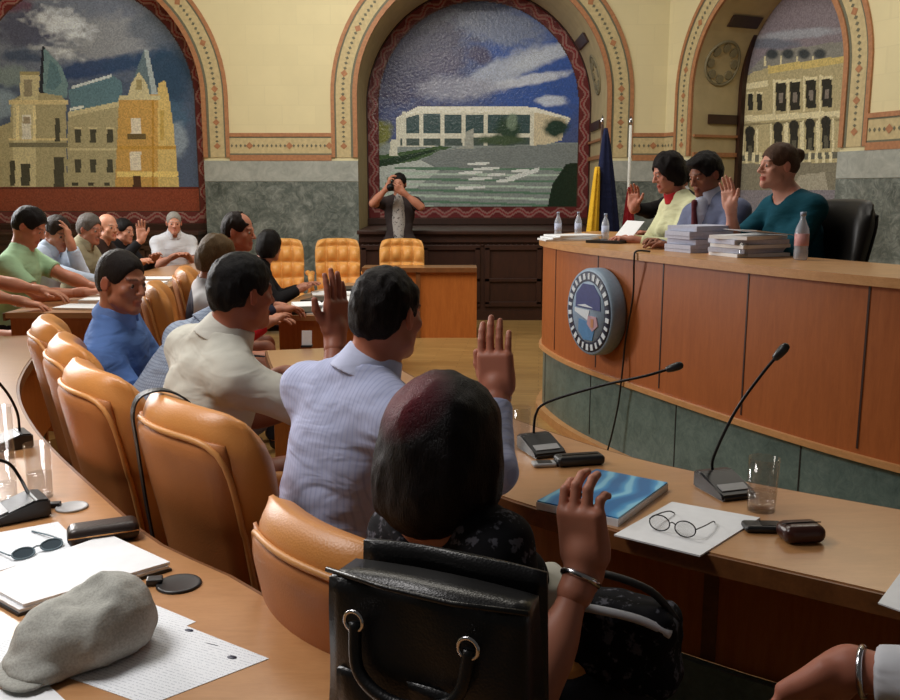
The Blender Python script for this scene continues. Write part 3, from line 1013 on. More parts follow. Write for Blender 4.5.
prism(bm, [(-.135, .10), (-.06, .165), (.06, .165), (.135, .10), (.14, .02), (-.14, .02)], .106, .110, 0)
prism(bm, [(-.15, .012), (.02, .012), (.0, -.05), (-.15, -.01)], .106, .109, 1)
prism(bm, [(-.10, -.05), (.01, -.06), (.08, -.10), (.06, -.165), (-.04, -.17), (-.10, -.12)], .106, .110, 2)
prism(bm, [(.01, -.02), (.10, -.02), (.12, -.07), (.06, -.11), (.0, -.07)], .106, .112, 3)
prism(bm, [(.045, -.035), (.075, -.035), (.075, -.085), (.045, -.085)], .112, .114, 4)
prism(bm, [(-.12, .03), (-.03, .045), (.06, .03), (-.03, .028)], .110, .112, 1)
em('crest', bm, [M['emblem_navy'], M['emblem_white'], M['emblem_sky'], M['emblem_rose'], M['red_stripe']])

# cord hanging over the rostrum front
p, tdir = on_front(640)
out = np.array([tdir[1], -tdir[0]])
bm = BM()
q = lambda s, o, z: (p[0] + tdir[0] * s + out[0] * o, p[1] + tdir[1] * s + out[1] * o, z)
tube(bm, smooth_line([q(0, -.06, ROS_H + .006), q(0, .03, ROS_H + .008), q(.0, .042, ROS_H - .05), q(-.03, .02, 1.0), q(-.09, .018, .75), q(-.10, .03, .52), q(-.14, .03, .3), q(-.19, .07, .012), q(-.10, .2, .008)], 6), .0055, 8)
tag(obj('microphone_cable', bm, M['black']), 'thin black cable hanging down the rostrum front past the emblem', 'cable')

# ------------------------------------------------------------------ chairs
TAN = srgb(200, 134, 70)
M['tan_leather'] = leather('tan_leather', TAN, 0.4)
M['tan_shell'] = leather('tan_shell_leather', srgb(172, 108, 58), 0.5)
M['tan_light'] = leather('honey_leather', srgb(226, 164, 88), 0.42)
M['tan_pipe'] = leather('piping_leather', srgb(206, 146, 84), 0.45)
M['black_leather'] = leather('black_leather', srgb(24, 22, 22), 0.5, 0.4)
M['black_leather_deep'] = leather('black_bag_leather', srgb(14, 14, 16), 0.34, 0.45, 260)

def sheet_solid(bm, fn, nu, nv, th, mat=0):
    """closed cushion: fn(u, v) -> (centre point, thickness dir, half thickness factor)"""
    fr_, bk = [], []
    for i in range(nu + 1):
        a, b = [], []
        for j in range(nv + 1):
            c_, d, h = fn(i / nu * 2 - 1, j / nv * 2 - 1)
            a.append(bm.verts.new(Vector(c_) + Vector(d) * h[0])); b.append(bm.verts.new(Vector(c_) - Vector(d) * h[1]))
        fr_.append(a); bk.append(b)
    def q(v):
        f = bm.faces.new(v); f.smooth = True; f.material_index = mat
    for i in range(nu):
        for j in range(nv):
            q((fr_[i][j], fr_[i + 1][j], fr_[i + 1][j + 1], fr_[i][j + 1]))
            q((bk[i][j + 1], bk[i + 1][j + 1], bk[i + 1][j], bk[i][j]))
    for i in range(nu):
        q((fr_[i + 1][0], fr_[i][0], bk[i][0], bk[i + 1][0])); q((fr_[i][nv], fr_[i + 1][nv], bk[i + 1][nv], bk[i][nv]))
    for j in range(nv):
        q((fr_[0][j], fr_[0][j + 1], bk[0][j + 1], bk[0][j])); q((fr_[nu][j + 1], fr_[nu][j], bk[nu][j], bk[nu][j + 1]))

def sq(u, v, e=5.0):
    """0 in the middle, 1 at the rounded rectangular rim"""
    return (abs(u) ** e + abs(v) ** e) ** (1 / e)

def chair_parts(root, mats, top=1.06, wd=0.58, tuft=False, base=True, tilt=0.20):
    cush, shell, pipe = mats
    H = top - 0.42
    def back_c(u, v):
        vv = (v + 1) / 2
        x = u * wd / 2 * (1 - .10 * (1 - vv) ** 2 - .035 * vv ** 6)
        z = .42 + H * vv - .035 * vv * (u * u) * (1 if vv > .5 else 0) - .012 * math.cos(u * 2.2) * vv
        y = -.20 - tilt * H * vv ** 1.15 * .9 + .075 * u * u
        return x, y, z
    nrm = Vector((0, math.cos(tilt), math.sin(tilt)))
    def fback(u, v):
        x, y, z = back_c(u * (1 - .11 * max(v, 0) ** 6), v * (1 - .05 * u ** 6))
        r = sq(u, v, 6)
        e = math.sqrt(max(0.0, 1 - max(0, (r - .72) / .28) ** 2)) if r > .72 else 1.0
        t = .058 * max(e, .10)
        vv = (v + 1) / 2
        if tuft:
            f_ = abs(math.sin(u * math.pi * 2.0)) ** .55 * abs(math.sin(vv * math.pi * 3.5)) ** .55
            tf = .004 + .075 * f_ * e
        else:
            tf = t * (1 + .18 * math.sin(vv * 9))
        return (x, y, z), nrm, (tf, t)
    bm = BM(); sheet_solid(bm, fback, 40 if tuft else 28, 40 if tuft else 28, .06)
    obj('backrest', bm, cush, root)
    def fshell(u, v):
        uu, vv = u * .84, v * .905 - .085
        x, y, z = back_c(uu, vv)
        r = sq(u, v, 7)
        e = math.sqrt(max(0.0, 1 - max(0, (r - .85) / .15) ** 2)) if r > .85 else 1.0
        return Vector((x, y, z)) - nrm * .052, nrm, (.004, .022 * max(e, .05) + .004)
    bm = BM(); sheet_solid(bm, fshell, 20, 24, .03)
    sh = obj('back_shell', bm, shell, root)
    bm = BM()
    pts = []
    for k in range(72):
        a = 2 * math.pi * k / 72
        ca, sa = math.cos(a), math.sin(a)
        m = 1 / sq(ca, sa, 7)
        x, y, z = back_c(ca * m * .85, sa * m * .912 - .085)
        pts.append(Vector((x, y, z)) - nrm * .060)
    tube(bm, pts, .008, 8, closed=True)
    obj('piping', bm, pipe, sh)
    def fseat(u, v):
        r = sq(u, v, 6)
        e = math.sqrt(max(0.0, 1 - max(0, (r - .75) / .25) ** 2)) if r > .75 else 1.0
        return (u * .26, .06 + v * .25, .40 + .02 * v), Vector((0, 0, 1)), (.055 * max(e, .1), .05 * max(e, .1))
    bm = BM(); sheet_solid(bm, fseat, 16, 16, .05)
    obj('seat', bm, cush, root)
    for s in (-1, 1):
        bm = BM()
        tube(bm, smooth_line([(s * .29, -.15, .66), (s * .30, 0, .655), (s * .30, .16, .65), (s * .295, .22, .62), (s * .29, .20, .52), (s * .285, .08, .44)], 5),
             [.030] * 8 + [.032] * 8 + [.028] * 10, 12)
        obj('armrest', bm, cush, root)
    if base:
        bm = BM()
        tube(bm, [(0, 0, .09), (0, 0, .22), (0, 0, .36)], [.035, .028, .04], 12)
        obj('column', bm, M['black_metal'], root)
        for k in range(5):
            a = 2 * math.pi * k / 5 + .3
            bm = BM()
            tube(bm, [(0, 0, .10), (.15 * math.cos(a), .15 * math.sin(a), .09), (.29 * math.cos(a), .29 * math.sin(a), .06)], [.026, .022, .016], 8)
            lg = obj('leg', bm, M['black_metal'], root)
            bm = BM()
            bmesh.ops.create_icosphere(bm, subdivisions=2, radius=.028, matrix=Matrix.Translation((.29 * math.cos(a), .29 * math.sin(a), .028)))
            obj('caster', bm, M['black'], lg)

def copy_tree(o, parent=None):
    c = o.copy()
    COL.objects.link(c)
    if parent is not None:
        c.parent = parent
    for ch in list(o.children):
        copy_tree(ch, c)
    return c

def yaw_of(f):
    """rotation that turns local +Y onto plan direction f"""
    return math.atan2(f[1], f[0]) - math.pi / 2

TANS = (M['tan_leather'], M['tan_shell'], M['tan_pipe'])
proto = thing('conference_chair', 'tan leather chair with a black strap over its backrest', 'chair')
chair_parts(proto, TANS)
used = []
def put_chair(back, f, label, z=0.0, src=None, lean=0.0, group='tan leather armchairs along the curved desks'):
    f = np.array(f, float); f /= np.linalg.norm(f)
    src = src or proto
    o = src if src not in used else copy_tree(src)
    used.append(src)
    o.location = (back[0] + f[0] * .30, back[1] + f[1] * .30, z)
    o.rotation_euler = (0, 0, yaw_of(f))
    o['label'] = label
    o['group'] = group
    return o
strap_chair = put_chair((-.705, 2.28), (.74, .67), 'tan leather chair with a black bag strap looped over its back')
low_chair = put_chair((-.285, 1.62), (.76, .65), 'tan leather chair half hidden by the black handbag')
low_chair.scale = (.92, .92, .92)
put_chair((-1.14, 2.76), (.80, .60), 'tan leather chair seen from behind, back to back with the strapped chair')
put_chair((-1.44, 3.30), (.88, .47), 'tan leather chair of the man in the grey checked shirt')
put_chair((-1.74, 3.82), (.90, .43), 'tan leather chair behind the man in the blue shirt, nearest the brown desk panel')
put_chair((-1.78, 5.35), (.95, .25), 'tan leather chair behind the person in the red and white jacket')
put_chair((-1.92, 6.45), (.95, .2), 'tan leather chair below the seated man in white shirt')
tuft = thing('conference_chair', 'x', 'chair')
chair_parts(tuft, (M['tan_light'], M['tan_light'], M['tan_pipe']), top=1.06, wd=.52, tuft=True)
G2 = 'empty tufted chairs at the far desk'
put_chair((-.555, 10.42), (.05, -1), 'empty tufted tan chair right below the photographer', src=tuft, group=G2)
put_chair((-1.30, 10.45), (.12, -1), 'empty tufted tan chair in the middle of three by the marble wall', src=tuft, group=G2)
put_chair((-1.95, 10.4), (.25, -1), 'empty tufted tan chair beside the dark haired head, leftmost of three', src=tuft, group=G2)
bl = thing('executive_chair', 'x', 'chair')
chair_parts(bl, (M['black_leather'],) * 3, top=1.09, wd=.56, tilt=.24)
put_chair((2.13, 4.92), (-.95, -.25), 'high black leather chair behind the woman in teal', z=DAIS, src=bl, group='black leather chairs on the dais')
bl['group'] = ''
del bl['group']
# ------------------------------------------------------------------ soft bodies: blended distance fields turned into one surface
NRM = lambda v: np.asarray(v, float) / (np.linalg.norm(v) + 1e-12)
_T3 = np.random.RandomState(5).rand(32, 32, 32) - .5
def vn3(p):
    i = np.floor(p).astype(int)
    f = p - i
    f = f * f * (3 - 2 * f)
    i &= 31
    j = (i + 1) & 31
    X, Y, Z = f[..., 0], f[..., 1], f[..., 2]
    g = lambda a, b, c: _T3[a, b, c]
    x00 = g(i[..., 0], i[..., 1], i[..., 2]) * (1 - X) + g(j[..., 0], i[..., 1], i[..., 2]) * X
    x10 = g(i[..., 0], j[..., 1], i[..., 2]) * (1 - X) + g(j[..., 0], j[..., 1], i[..., 2]) * X
    x01 = g(i[..., 0], i[..., 1], j[..., 2]) * (1 - X) + g(j[..., 0], i[..., 1], j[..., 2]) * X
    x11 = g(i[..., 0], j[..., 1], j[..., 2]) * (1 - X) + g(j[..., 0], j[..., 1], j[..., 2]) * X
    return (x00 * (1 - Y) + x10 * Y) * (1 - Z) + (x01 * (1 - Y) + x11 * Y) * Z

class Soft:
    def __init__(s):
        s.ops = []
    def cone(s, a, b, r1, r2=None, k=.02, cap=False, mode='add'):
        a, b = np.array(a, float), np.array(b, float)
        r2 = r1 if r2 is None else r2
        R = max(r1, r2)
        L = b - a
        l2 = L @ L + 1e-12
        ln = math.sqrt(l2)
        def f(p):
            q = p - a
            t = (q @ L) / l2
            tc = np.clip(t, 0, 1)
            d = np.linalg.norm(q - tc[..., None] * L, axis=-1) - (r1 + (r2 - r1) * tc)
            if cap:
                d = np.maximum(d, (t - 1) * ln)
                if cap == 2: d = np.maximum(d, -t * ln)
            return d
        s.ops.append((f, np.minimum(a, b) - R, np.maximum(a, b) + R, k, mode))
        return s
    def ell(s, c, r, A=None, k=.02, mode='add'):
        c, r = np.array(c, float), np.array(r, float)
        A = np.eye(3) if A is None else np.asarray(A, float)      # columns are the axes
        e = np.sqrt(((A * r) ** 2).sum(1))
        def f(p):
            q = ((p - c) @ A) / r
            k0 = np.linalg.norm(q, axis=-1)
            k1 = np.linalg.norm(q / r, axis=-1) + 1e-9
            return np.where(k0 < 1e-6, -r.min(), k0 * (k0 - 1) / k1)
        s.ops.append((f, c - e, c + e, k, mode))
        return s
    def rbox(s, c, h, A, rad, k=.01, mode='add'):
        c, h = np.array(c, float), np.array(h, float) - rad
        A = np.asarray(A, float)
        e = np.abs(A) @ (h + rad)
        def f(p):
            q = np.abs((p - c) @ A) - h
            return np.linalg.norm(np.maximum(q, 0), axis=-1) + np.minimum(q.max(-1), 0) - rad
        s.ops.append((f, c - e, c + e, k, mode))
        return s
    def plane(s, o, n, k=.004):
        """keep the side of the plane that n points away from"""
        o, n = np.array(o, float), NRM(n)
        s.ops.append((lambda p: (p - o) @ n, None, None, k, 'cutp'))
        return s
    def mesh(s, h, amp=0.0, freq=20.0, stretch=(1, 1, 1), relax=1):
        adds = [o for o in s.ops if o[4] == 'add']
        lo = np.min([o[1] for o in adds], 0) - 3 * h - amp
        hi = np.max([o[2] for o in adds], 0) + 3 * h + amp
        n = np.ceil((hi - lo) / h).astype(int) + 1
        ax = [lo[i] + h * np.arange(n[i]) for i in range(3)]
        D = np.full(n, 4 * h)
        def grid(sl):
            return np.stack(np.meshgrid(*[ax[i][sl[i]] for i in range(3)], indexing='ij'), -1)
        for f, a, b, k, mode in s.ops:
            if a is None:
                sl = tuple(slice(0, n[i]) for i in range(3))
            else:
                m = k + 4 * h
                i0 = np.clip(np.floor((a - m - lo) / h).astype(int), 0, n); i1 = np.clip(np.ceil((b + m - lo) / h).astype(int) + 1, 0, n)
                if (i1 <= i0).any(): continue
                sl = tuple(slice(i0[i], i1[i]) for i in range(3))
            d = f(grid(sl))
            A = D[sl]
            if mode == 'add':
                t = np.clip(.5 + .5 * (A - d) / k, 0, 1)
                D[sl] = A + (d - A) * t - k * t * (1 - t)
            else:
                q = -d if mode == 'sub' else d
                t = np.clip(.5 - .5 * (A - q) / k, 0, 1)
                D[sl] = A + (q - A) * t + k * t * (1 - t)
        if amp:
            near = np.abs(D) < 3 * h + amp
            idx = np.argwhere(near)
            P = (lo + h * idx) * np.array(stretch) * freq
            D[near] += amp * 2 * (vn3(P) + .5 * vn3(P * 2.1 + 7))
        return nets(D, lo, h, relax)

def nets(D, lo, h, relax=1):
    ins = D < 0
    cs = [(i, j, k) for i in (0, 1) for j in (0, 1) for k in (0, 1)]
    nx, ny, nz = D.shape
    sub = lambda A, c: A[c[0]:nx - 1 + c[0], c[1]:ny - 1 + c[1], c[2]:nz - 1 + c[2]]
    cnt = sum(sub(ins, c).astype(np.int8) for c in cs)
    ids = np.argwhere((cnt > 0) & (cnt < 8))
    idx = np.full((nx - 1, ny - 1, nz - 1), -1, np.int64)
    idx[tuple(ids.T)] = np.arange(len(ids))
    vals = {c: D[tuple((ids + c).T)] for c in cs}
    acc = np.zeros((len(ids), 3)); num = np.zeros(len(ids))
    for a in cs:
        for d in range(3):
            if a[d]: continue
            b = list(a); b[d] = 1; b = tuple(b)
            v0, v1 = vals[a], vals[b]
            cr = (v0 < 0) != (v1 < 0)
            t = np.where(cr, v0 / np.where(cr, v0 - v1, 1), 0)
            pos = np.array(a, float)[None] + t[:, None] * (np.array(b, float) - np.array(a, float))[None]
            acc += pos * cr[:, None]; num += cr
    V = lo + h * (ids + acc / num[:, None])
    Q = []
    for d in range(3):
        e0, e1 = (d + 1) % 3, (d + 2) % 3
        s0 = [slice(None)] * 3; s1 = [slice(None)] * 3
        s0[d] = slice(0, -1); s1[d] = slice(1, None)
        A, B = ins[tuple(s0)], ins[tuple(s1)]
        cr = A != B
        E = np.argwhere(cr)
        E = E[(E[:, e0] > 0) & (E[:, e1] > 0) & (E[:, e0] < D.shape[e0] - 1) & (E[:, e1] < D.shape[e1] - 1)]
        fl = A[tuple(E.T)]
        def cell(o0, o1):
            c = E.copy(); c[:, e0] -= o0; c[:, e1] -= o1
            return idx[tuple(c.T)]
        q = np.stack([cell(1, 1), cell(0, 1), cell(0, 0), cell(1, 0)], -1)
        q[~fl] = q[~fl][:, ::-1]
        Q.append(q)
    Q = np.concatenate(Q)
    Q = Q[(Q >= 0).all(1)]
    for _ in range(relax):
        a = np.concatenate([Q[:, [0, 1]], Q[:, [1, 2]], Q[:, [2, 3]], Q[:, [3, 0]]])
        sm = np.zeros_like(V); ct = np.zeros(len(V))
        np.add.at(sm, a[:, 0], V[a[:, 1]]); np.add.at(ct, a[:, 0], 1)
        V = V * .5 + .5 * sm / np.maximum(ct, 1)[:, None]
    return V, Q

def join(parts):
    V, F, o = [], [], 0
    for v, f in parts:
        V.append(v); F.append(f + o); o += len(v)
    return np.concatenate(V), np.concatenate(F)

def ad(px, py, t):
    """point on a sight line at depth t in front of the lens"""
    return ray(px, py) * t

def adw(px, py, t):
    q = ray(px, py) * t
    return np.array([q[0], q[1], CAM_H + q[2]])

# ------------------------------------------------------------------ people
def skin_mat():
    t = NT('skin', 0.5, 0.35)
    a = t.n('ShaderNodeAttribute', attribute_name='Col')
    co = t.co()
    f = t.noise(co, 60, 4, 0.6)
    t.bump(f, 0.08, 0.003)
    t.b.inputs['Subsurface Weight'].default_value = 0.06
    t.b.inputs['Subsurface Radius'].default_value = (0.012, 0.005, 0.003)
    return t.base(t.mix(t.ramp(t.noise(co, 18, 3), [(0.35, (0, 0, 0, 1)), (0.75, (0.25, 0.25, 0.25, 1))]), a.outputs['Color'], srgb(150, 78, 60)))
M['skin'] = skin_mat()
M['eye_white'] = plain('eye_white', srgb(150, 138, 128), 0.4, var=0.02)
M['eye_iris'] = plain('eye_iris', srgb(48, 32, 22), 0.15, var=0.1)
M['shoe'] = plain('shoe_leather', srgb(26, 22, 20), 0.35, var=0.15)
_hm = {}
def hair_mat(c):
    if c not in _hm:
        t = NT('hair', 0.5, 0.12)
        co = t.co((70, 70, 14))
        f = t.noise(co, 5, 4, 0.6, .4)
        t.bump(f, 0.6, 0.008)
        base = srgb(*c)
        _hm[c] = t.base(t.ramp(f, [(0.3, shade(base, .6)), (0.7, shade(base, 1.35))]))
    return _hm[c]

def two_tone_hair(c1, c2, at_, rad):  # second tint around one point, fading out with distance
    t = NT('two_tone_hair', 0.45, 0.15)
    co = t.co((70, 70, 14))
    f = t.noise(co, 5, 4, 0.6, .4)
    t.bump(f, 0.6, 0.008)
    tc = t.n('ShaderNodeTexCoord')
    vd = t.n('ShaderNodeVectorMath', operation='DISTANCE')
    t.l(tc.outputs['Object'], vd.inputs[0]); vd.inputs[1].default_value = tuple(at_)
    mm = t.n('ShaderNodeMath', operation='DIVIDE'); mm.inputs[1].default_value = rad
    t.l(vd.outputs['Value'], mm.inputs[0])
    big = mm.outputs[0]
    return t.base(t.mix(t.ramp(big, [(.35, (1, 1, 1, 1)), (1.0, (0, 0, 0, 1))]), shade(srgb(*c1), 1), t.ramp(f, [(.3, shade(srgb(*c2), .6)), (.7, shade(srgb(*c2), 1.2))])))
def frame_from(fwd, up):
    up = NRM(up)
    f = np.asarray(fwd, float)
    f = NRM(f - up * (f @ up))
    return np.stack([np.cross(f, up), f, up], 1)           # columns right, forward, up

def ik(S0, T, a, b, pole):
    v = T - S0
    d = np.linalg.norm(v)
    d2 = min(d, (a + b) * .995)
    T = S0 + v / (d + 1e-9) * d2
    u = NRM(v)
    x = (a * a - b * b + d2 * d2) / (2 * d2)
    hgt = math.sqrt(max(a * a - x * x, 0))
    pl = np.asarray(pole, float); pl = NRM(pl - u * (pl @ u))
    return S0 + u * x + pl * hgt, T

def hand_mesh(Wp, d, n, right, sc=1.0, curl=(.15, .2, .15), spread=.06, vox=.0034, thumb_in=0.0, fore=None):
    """palm, four unequal fingers with three bends each, and a thumb leaving the side of the palm"""
    d = NRM(d); n = np.asarray(n, float); n = NRM(n - d * (n @ d))
    x = np.cross(d, n) * (1 if right else -1)
    A = np.stack([x, d, n], 1)
    L = lambda v: Wp + A @ (np.array(v, float) * sc)
    s = Soft()
    if fore is not None:
        s.cone(Wp - NRM(fore) * .05, Wp, .029 * sc, .027 * sc, k=.01)
    s.rbox(L((0, .050, 0)), np.array((.041, .047, .0145)) * sc, A, .013 * sc, k=.016)
    s.cone(L((0, -.012, 0)), L((0, .02, 0)), .026 * sc, .027 * sc, k=.02)
    s.ell(L((.022, .032, .010)), np.array((.019, .032, .015)) * sc, A, k=.012)
    s.ell(L((-.024, .036, .008)), np.array((.015, .034, .012)) * sc, A, k=.012)
    for rx, ln, yy, wob in ((.031, .071, .090, .05), (.0105, .080, .094, 0), (-.0105, .074, .091, -.03), (-.030, .057, .083, .08)):
        p = np.array((rx, yy, 0.))
        ang = 0.0
        sp = (rx / .03) * spread
        rr = [.0095, .0087, .0080, .0068]
        if abs(rx + .03) < .002: rr = [q * .88 for q in rr]
        s.cone(L(p - (0, .02, 0)), L(p), .0098 * sc, .0095 * sc, k=.006)
        for j, frac in enumerate((.45, .31, .24)):
            ang += curl[j] * (1 + wob * 3)
            q = p + ln * frac * np.array((math.sin(sp) * math.cos(ang), math.cos(sp) * math.cos(ang), math.sin(ang)))
            s.cone(L(p), L(q), rr[j] * sc, rr[j + 1] * sc, k=.003)
            p = q
    ti = thumb_in
    T = [(.020, .016, .004), (.043 - .006 * ti, .044, .012 + .012 * ti), (.060 - .022 * ti, .068, .014 + .018 * ti), (.068 - .036 * ti, .094, .012 + .018 * ti)]
    for j in range(3):
        s.cone(L(T[j]), L(T[j + 1]), (.0145, .0118, .0105)[j] * sc, (.0118, .0105, .0086)[j] * sc, k=.007)
    return s.mesh(vox, relax=1)

def head_ops(s, C, A, hs, fem, sm=1.0):
    L = lambda x, y, z: C + A @ (np.array((x, y, z)) * hs)
    E = lambda c, r, k=.012, mode='add': s.ell(L(*c), np.array(r) * hs, A, k=k * sm, mode=mode)
    Cn = lambda a, b, r1, r2, k=.010, mode='add': s.cone(L(*a), L(*b), r1 * hs, r2 * hs, k=k * sm, mode=mode)
    E((0, -.012, .032), (.075, .094, .086))
    E((0, -.05, -.01), (.060, .055, .068), .03)
    E((0, .030, -.032), (.060, .060, .086), .02)
    Cn((-.048, .012, -.068), (0, .070, -.098), .018, .021, .02)
    Cn((.048, .012, -.068), (0, .070, -.098), .018, .021, .02)
    for q in (-1, 1):
        E((q * .044, .060, -.024), (.020, .018, .018), .016)
        Cn((q * .012, .088, .020), (q * .042, .074, .022), .009, .008, .012)
    for q in (-1, 1):
        E((q * .031, .096, -.001), (.016, .011, .009), .010, 'sub')
        E((q * .031, .0755, -.0005), (.016, .0145, .0125), .004)
    Cn((0, .086, .012), (0, .110, -.030), .0075, .0115, .008)
    for q in (-1, 1):
        E((q * .012, .098, -.034), (.0085, .010, .008), .006)
    E((0, .090, -.064), (.022, .010, .0065), .006)
    E((0, .087, -.076), (.019, .010, .0075), .006)
    E((0, .080, -.098), (.018, .014, .014), .012)
    for q in (-1, 1):
        B = A @ np.array([[math.cos(.25 * q), -math.sin(.25 * q), 0], [math.sin(.25 * q), math.cos(.25 * q), 0], [0, 0, 1]])
        s.ell(L(q * .080, -.010, -.008), np.array((.0075, .019, .032)) * hs, B, k=.006 * sm)
        s.ell(L(q * .088, -.006, -.006), np.array((.006, .011, .020)) * hs, B, k=.004 * sm, mode='sub')

def hair_mesh(C, A, hs, style, vox):
    L = lambda x, y, z: C + A @ (np.array((x, y, z)) * hs)
    s = Soft()
    E = lambda c, r, k=.012, mode='add': s.ell(L(*c), np.array(r) * hs, A, k=k, mode=mode)
    dirn = lambda v: A @ np.array(v, float)
    amp, fr = .003, 55
    if style in ('short', 'receding', 'crop', 'fringe'):
        th = {'short': .012, 'receding': .008, 'crop': .006, 'fringe': .016}[style]
        E((0, -.012, .034), (.075 + th * .8, .094 + th, .086 + th))
        E((0, -.050, -.012), (.062 + th * .6, .057 + th * .8, .068), .03)
        if style == 'fringe':
            E((0, .062, .088), (.058, .040, .026), .02)
        E((0, .108, -.050), (.090, .080, .116), .022, 'sub')
        for q in (-1, 1):
            s.cone(L(q * .06, .000, -.026), L(q * .11, .000, -.026), .026 * hs, .026 * hs, k=.018, mode='sub')
            s.cone(L(q * .05, .062, -.05), L(q * .12, .062, -.05), .046 * hs, .046 * hs, k=.018, mode='sub')
        if style == 'receding':
            E((0, .085, .100), (.062, .080, .050), .01, 'sub')
            amp = .0015
        s.plane(L(0, -.08, -.078), dirn((0, .25, -1)), k=.03)
        amp, fr = (.004 if style != 'crop' else .0015), 75
    elif style == 'bald':
        E((0, -.020, .0), (.081, .094, .062))
        E((0, .08, .0), (.12, .085, .16), .008, 'sub')
        E((0, -.01, .075), (.085, .10, .062), .008, 'sub')
        for q in (-1, 1):
            s.cone(L(q * .06, .004, -.022), L(q * .11, .004, -.022), .030 * hs, .030 * hs, k=.006, mode='sub')
        s.plane(L(0, -.08, -.06), dirn((0, .25, -1)))
        amp = .0015
    elif style == 'bob':
        E((0, -.014, .030), (.114, .122, .114))
        E((0, -.040, -.05), (.122, .100, .105), .05)
        E((0, -.050, -.115), (.092, .075, .060), .05)
        E((.075, .01, -.06), (.046, .056, .088), .03); E((-.075, .01, -.06), (.046, .056, .088), .03)
        E((0, .115, -.045), (.066, .090, .120), .012, 'sub')
        amp, fr = .004, 34
    elif style == 'medium':
        E((0, -.014, .036), (.092, .108, .104))
        E((0, -.040, -.03), (.092, .082, .09), .04)
        E((0, .112, -.050), (.074, .082, .118), .010, 'sub')
        s.plane(L(0, -.08, -.11), dirn((0, .15, -1)))
        amp, fr = .006, 40
    elif style == 'bun':
        E((0, -.014, .034), (.081, .102, .095))
        E((0, -.05, -.0), (.066, .066, .06), .03)
        E((0, -.108, .058), (.042, .040, .042), .014)
        E((0, .114, -.058), (.094, .080, .118), .012, 'sub')
        for q in (-1, 1):
            s.cone(L(q * .06, .002, -.022), L(q * .11, .002, -.022), .026 * hs, .026 * hs, k=.006, mode='sub')
        s.plane(L(0, -.08, -.055), dirn((0, .35, -1)))
    elif style == 'cap':
        E((0, -.010, .040), (.084, .103, .086))
        E((0, .085, .058), (.060, .060, .012), .01)
        E((0, .11, -.060), (.10, .08, .105), .006, 'sub')
        s.plane(L(0, 0, .010), dirn((0, -.15, -1)))
        amp = .001
    return s.mesh(vox, amp=amp, freq=fr, stretch=(1, 1, .45), relax=1)

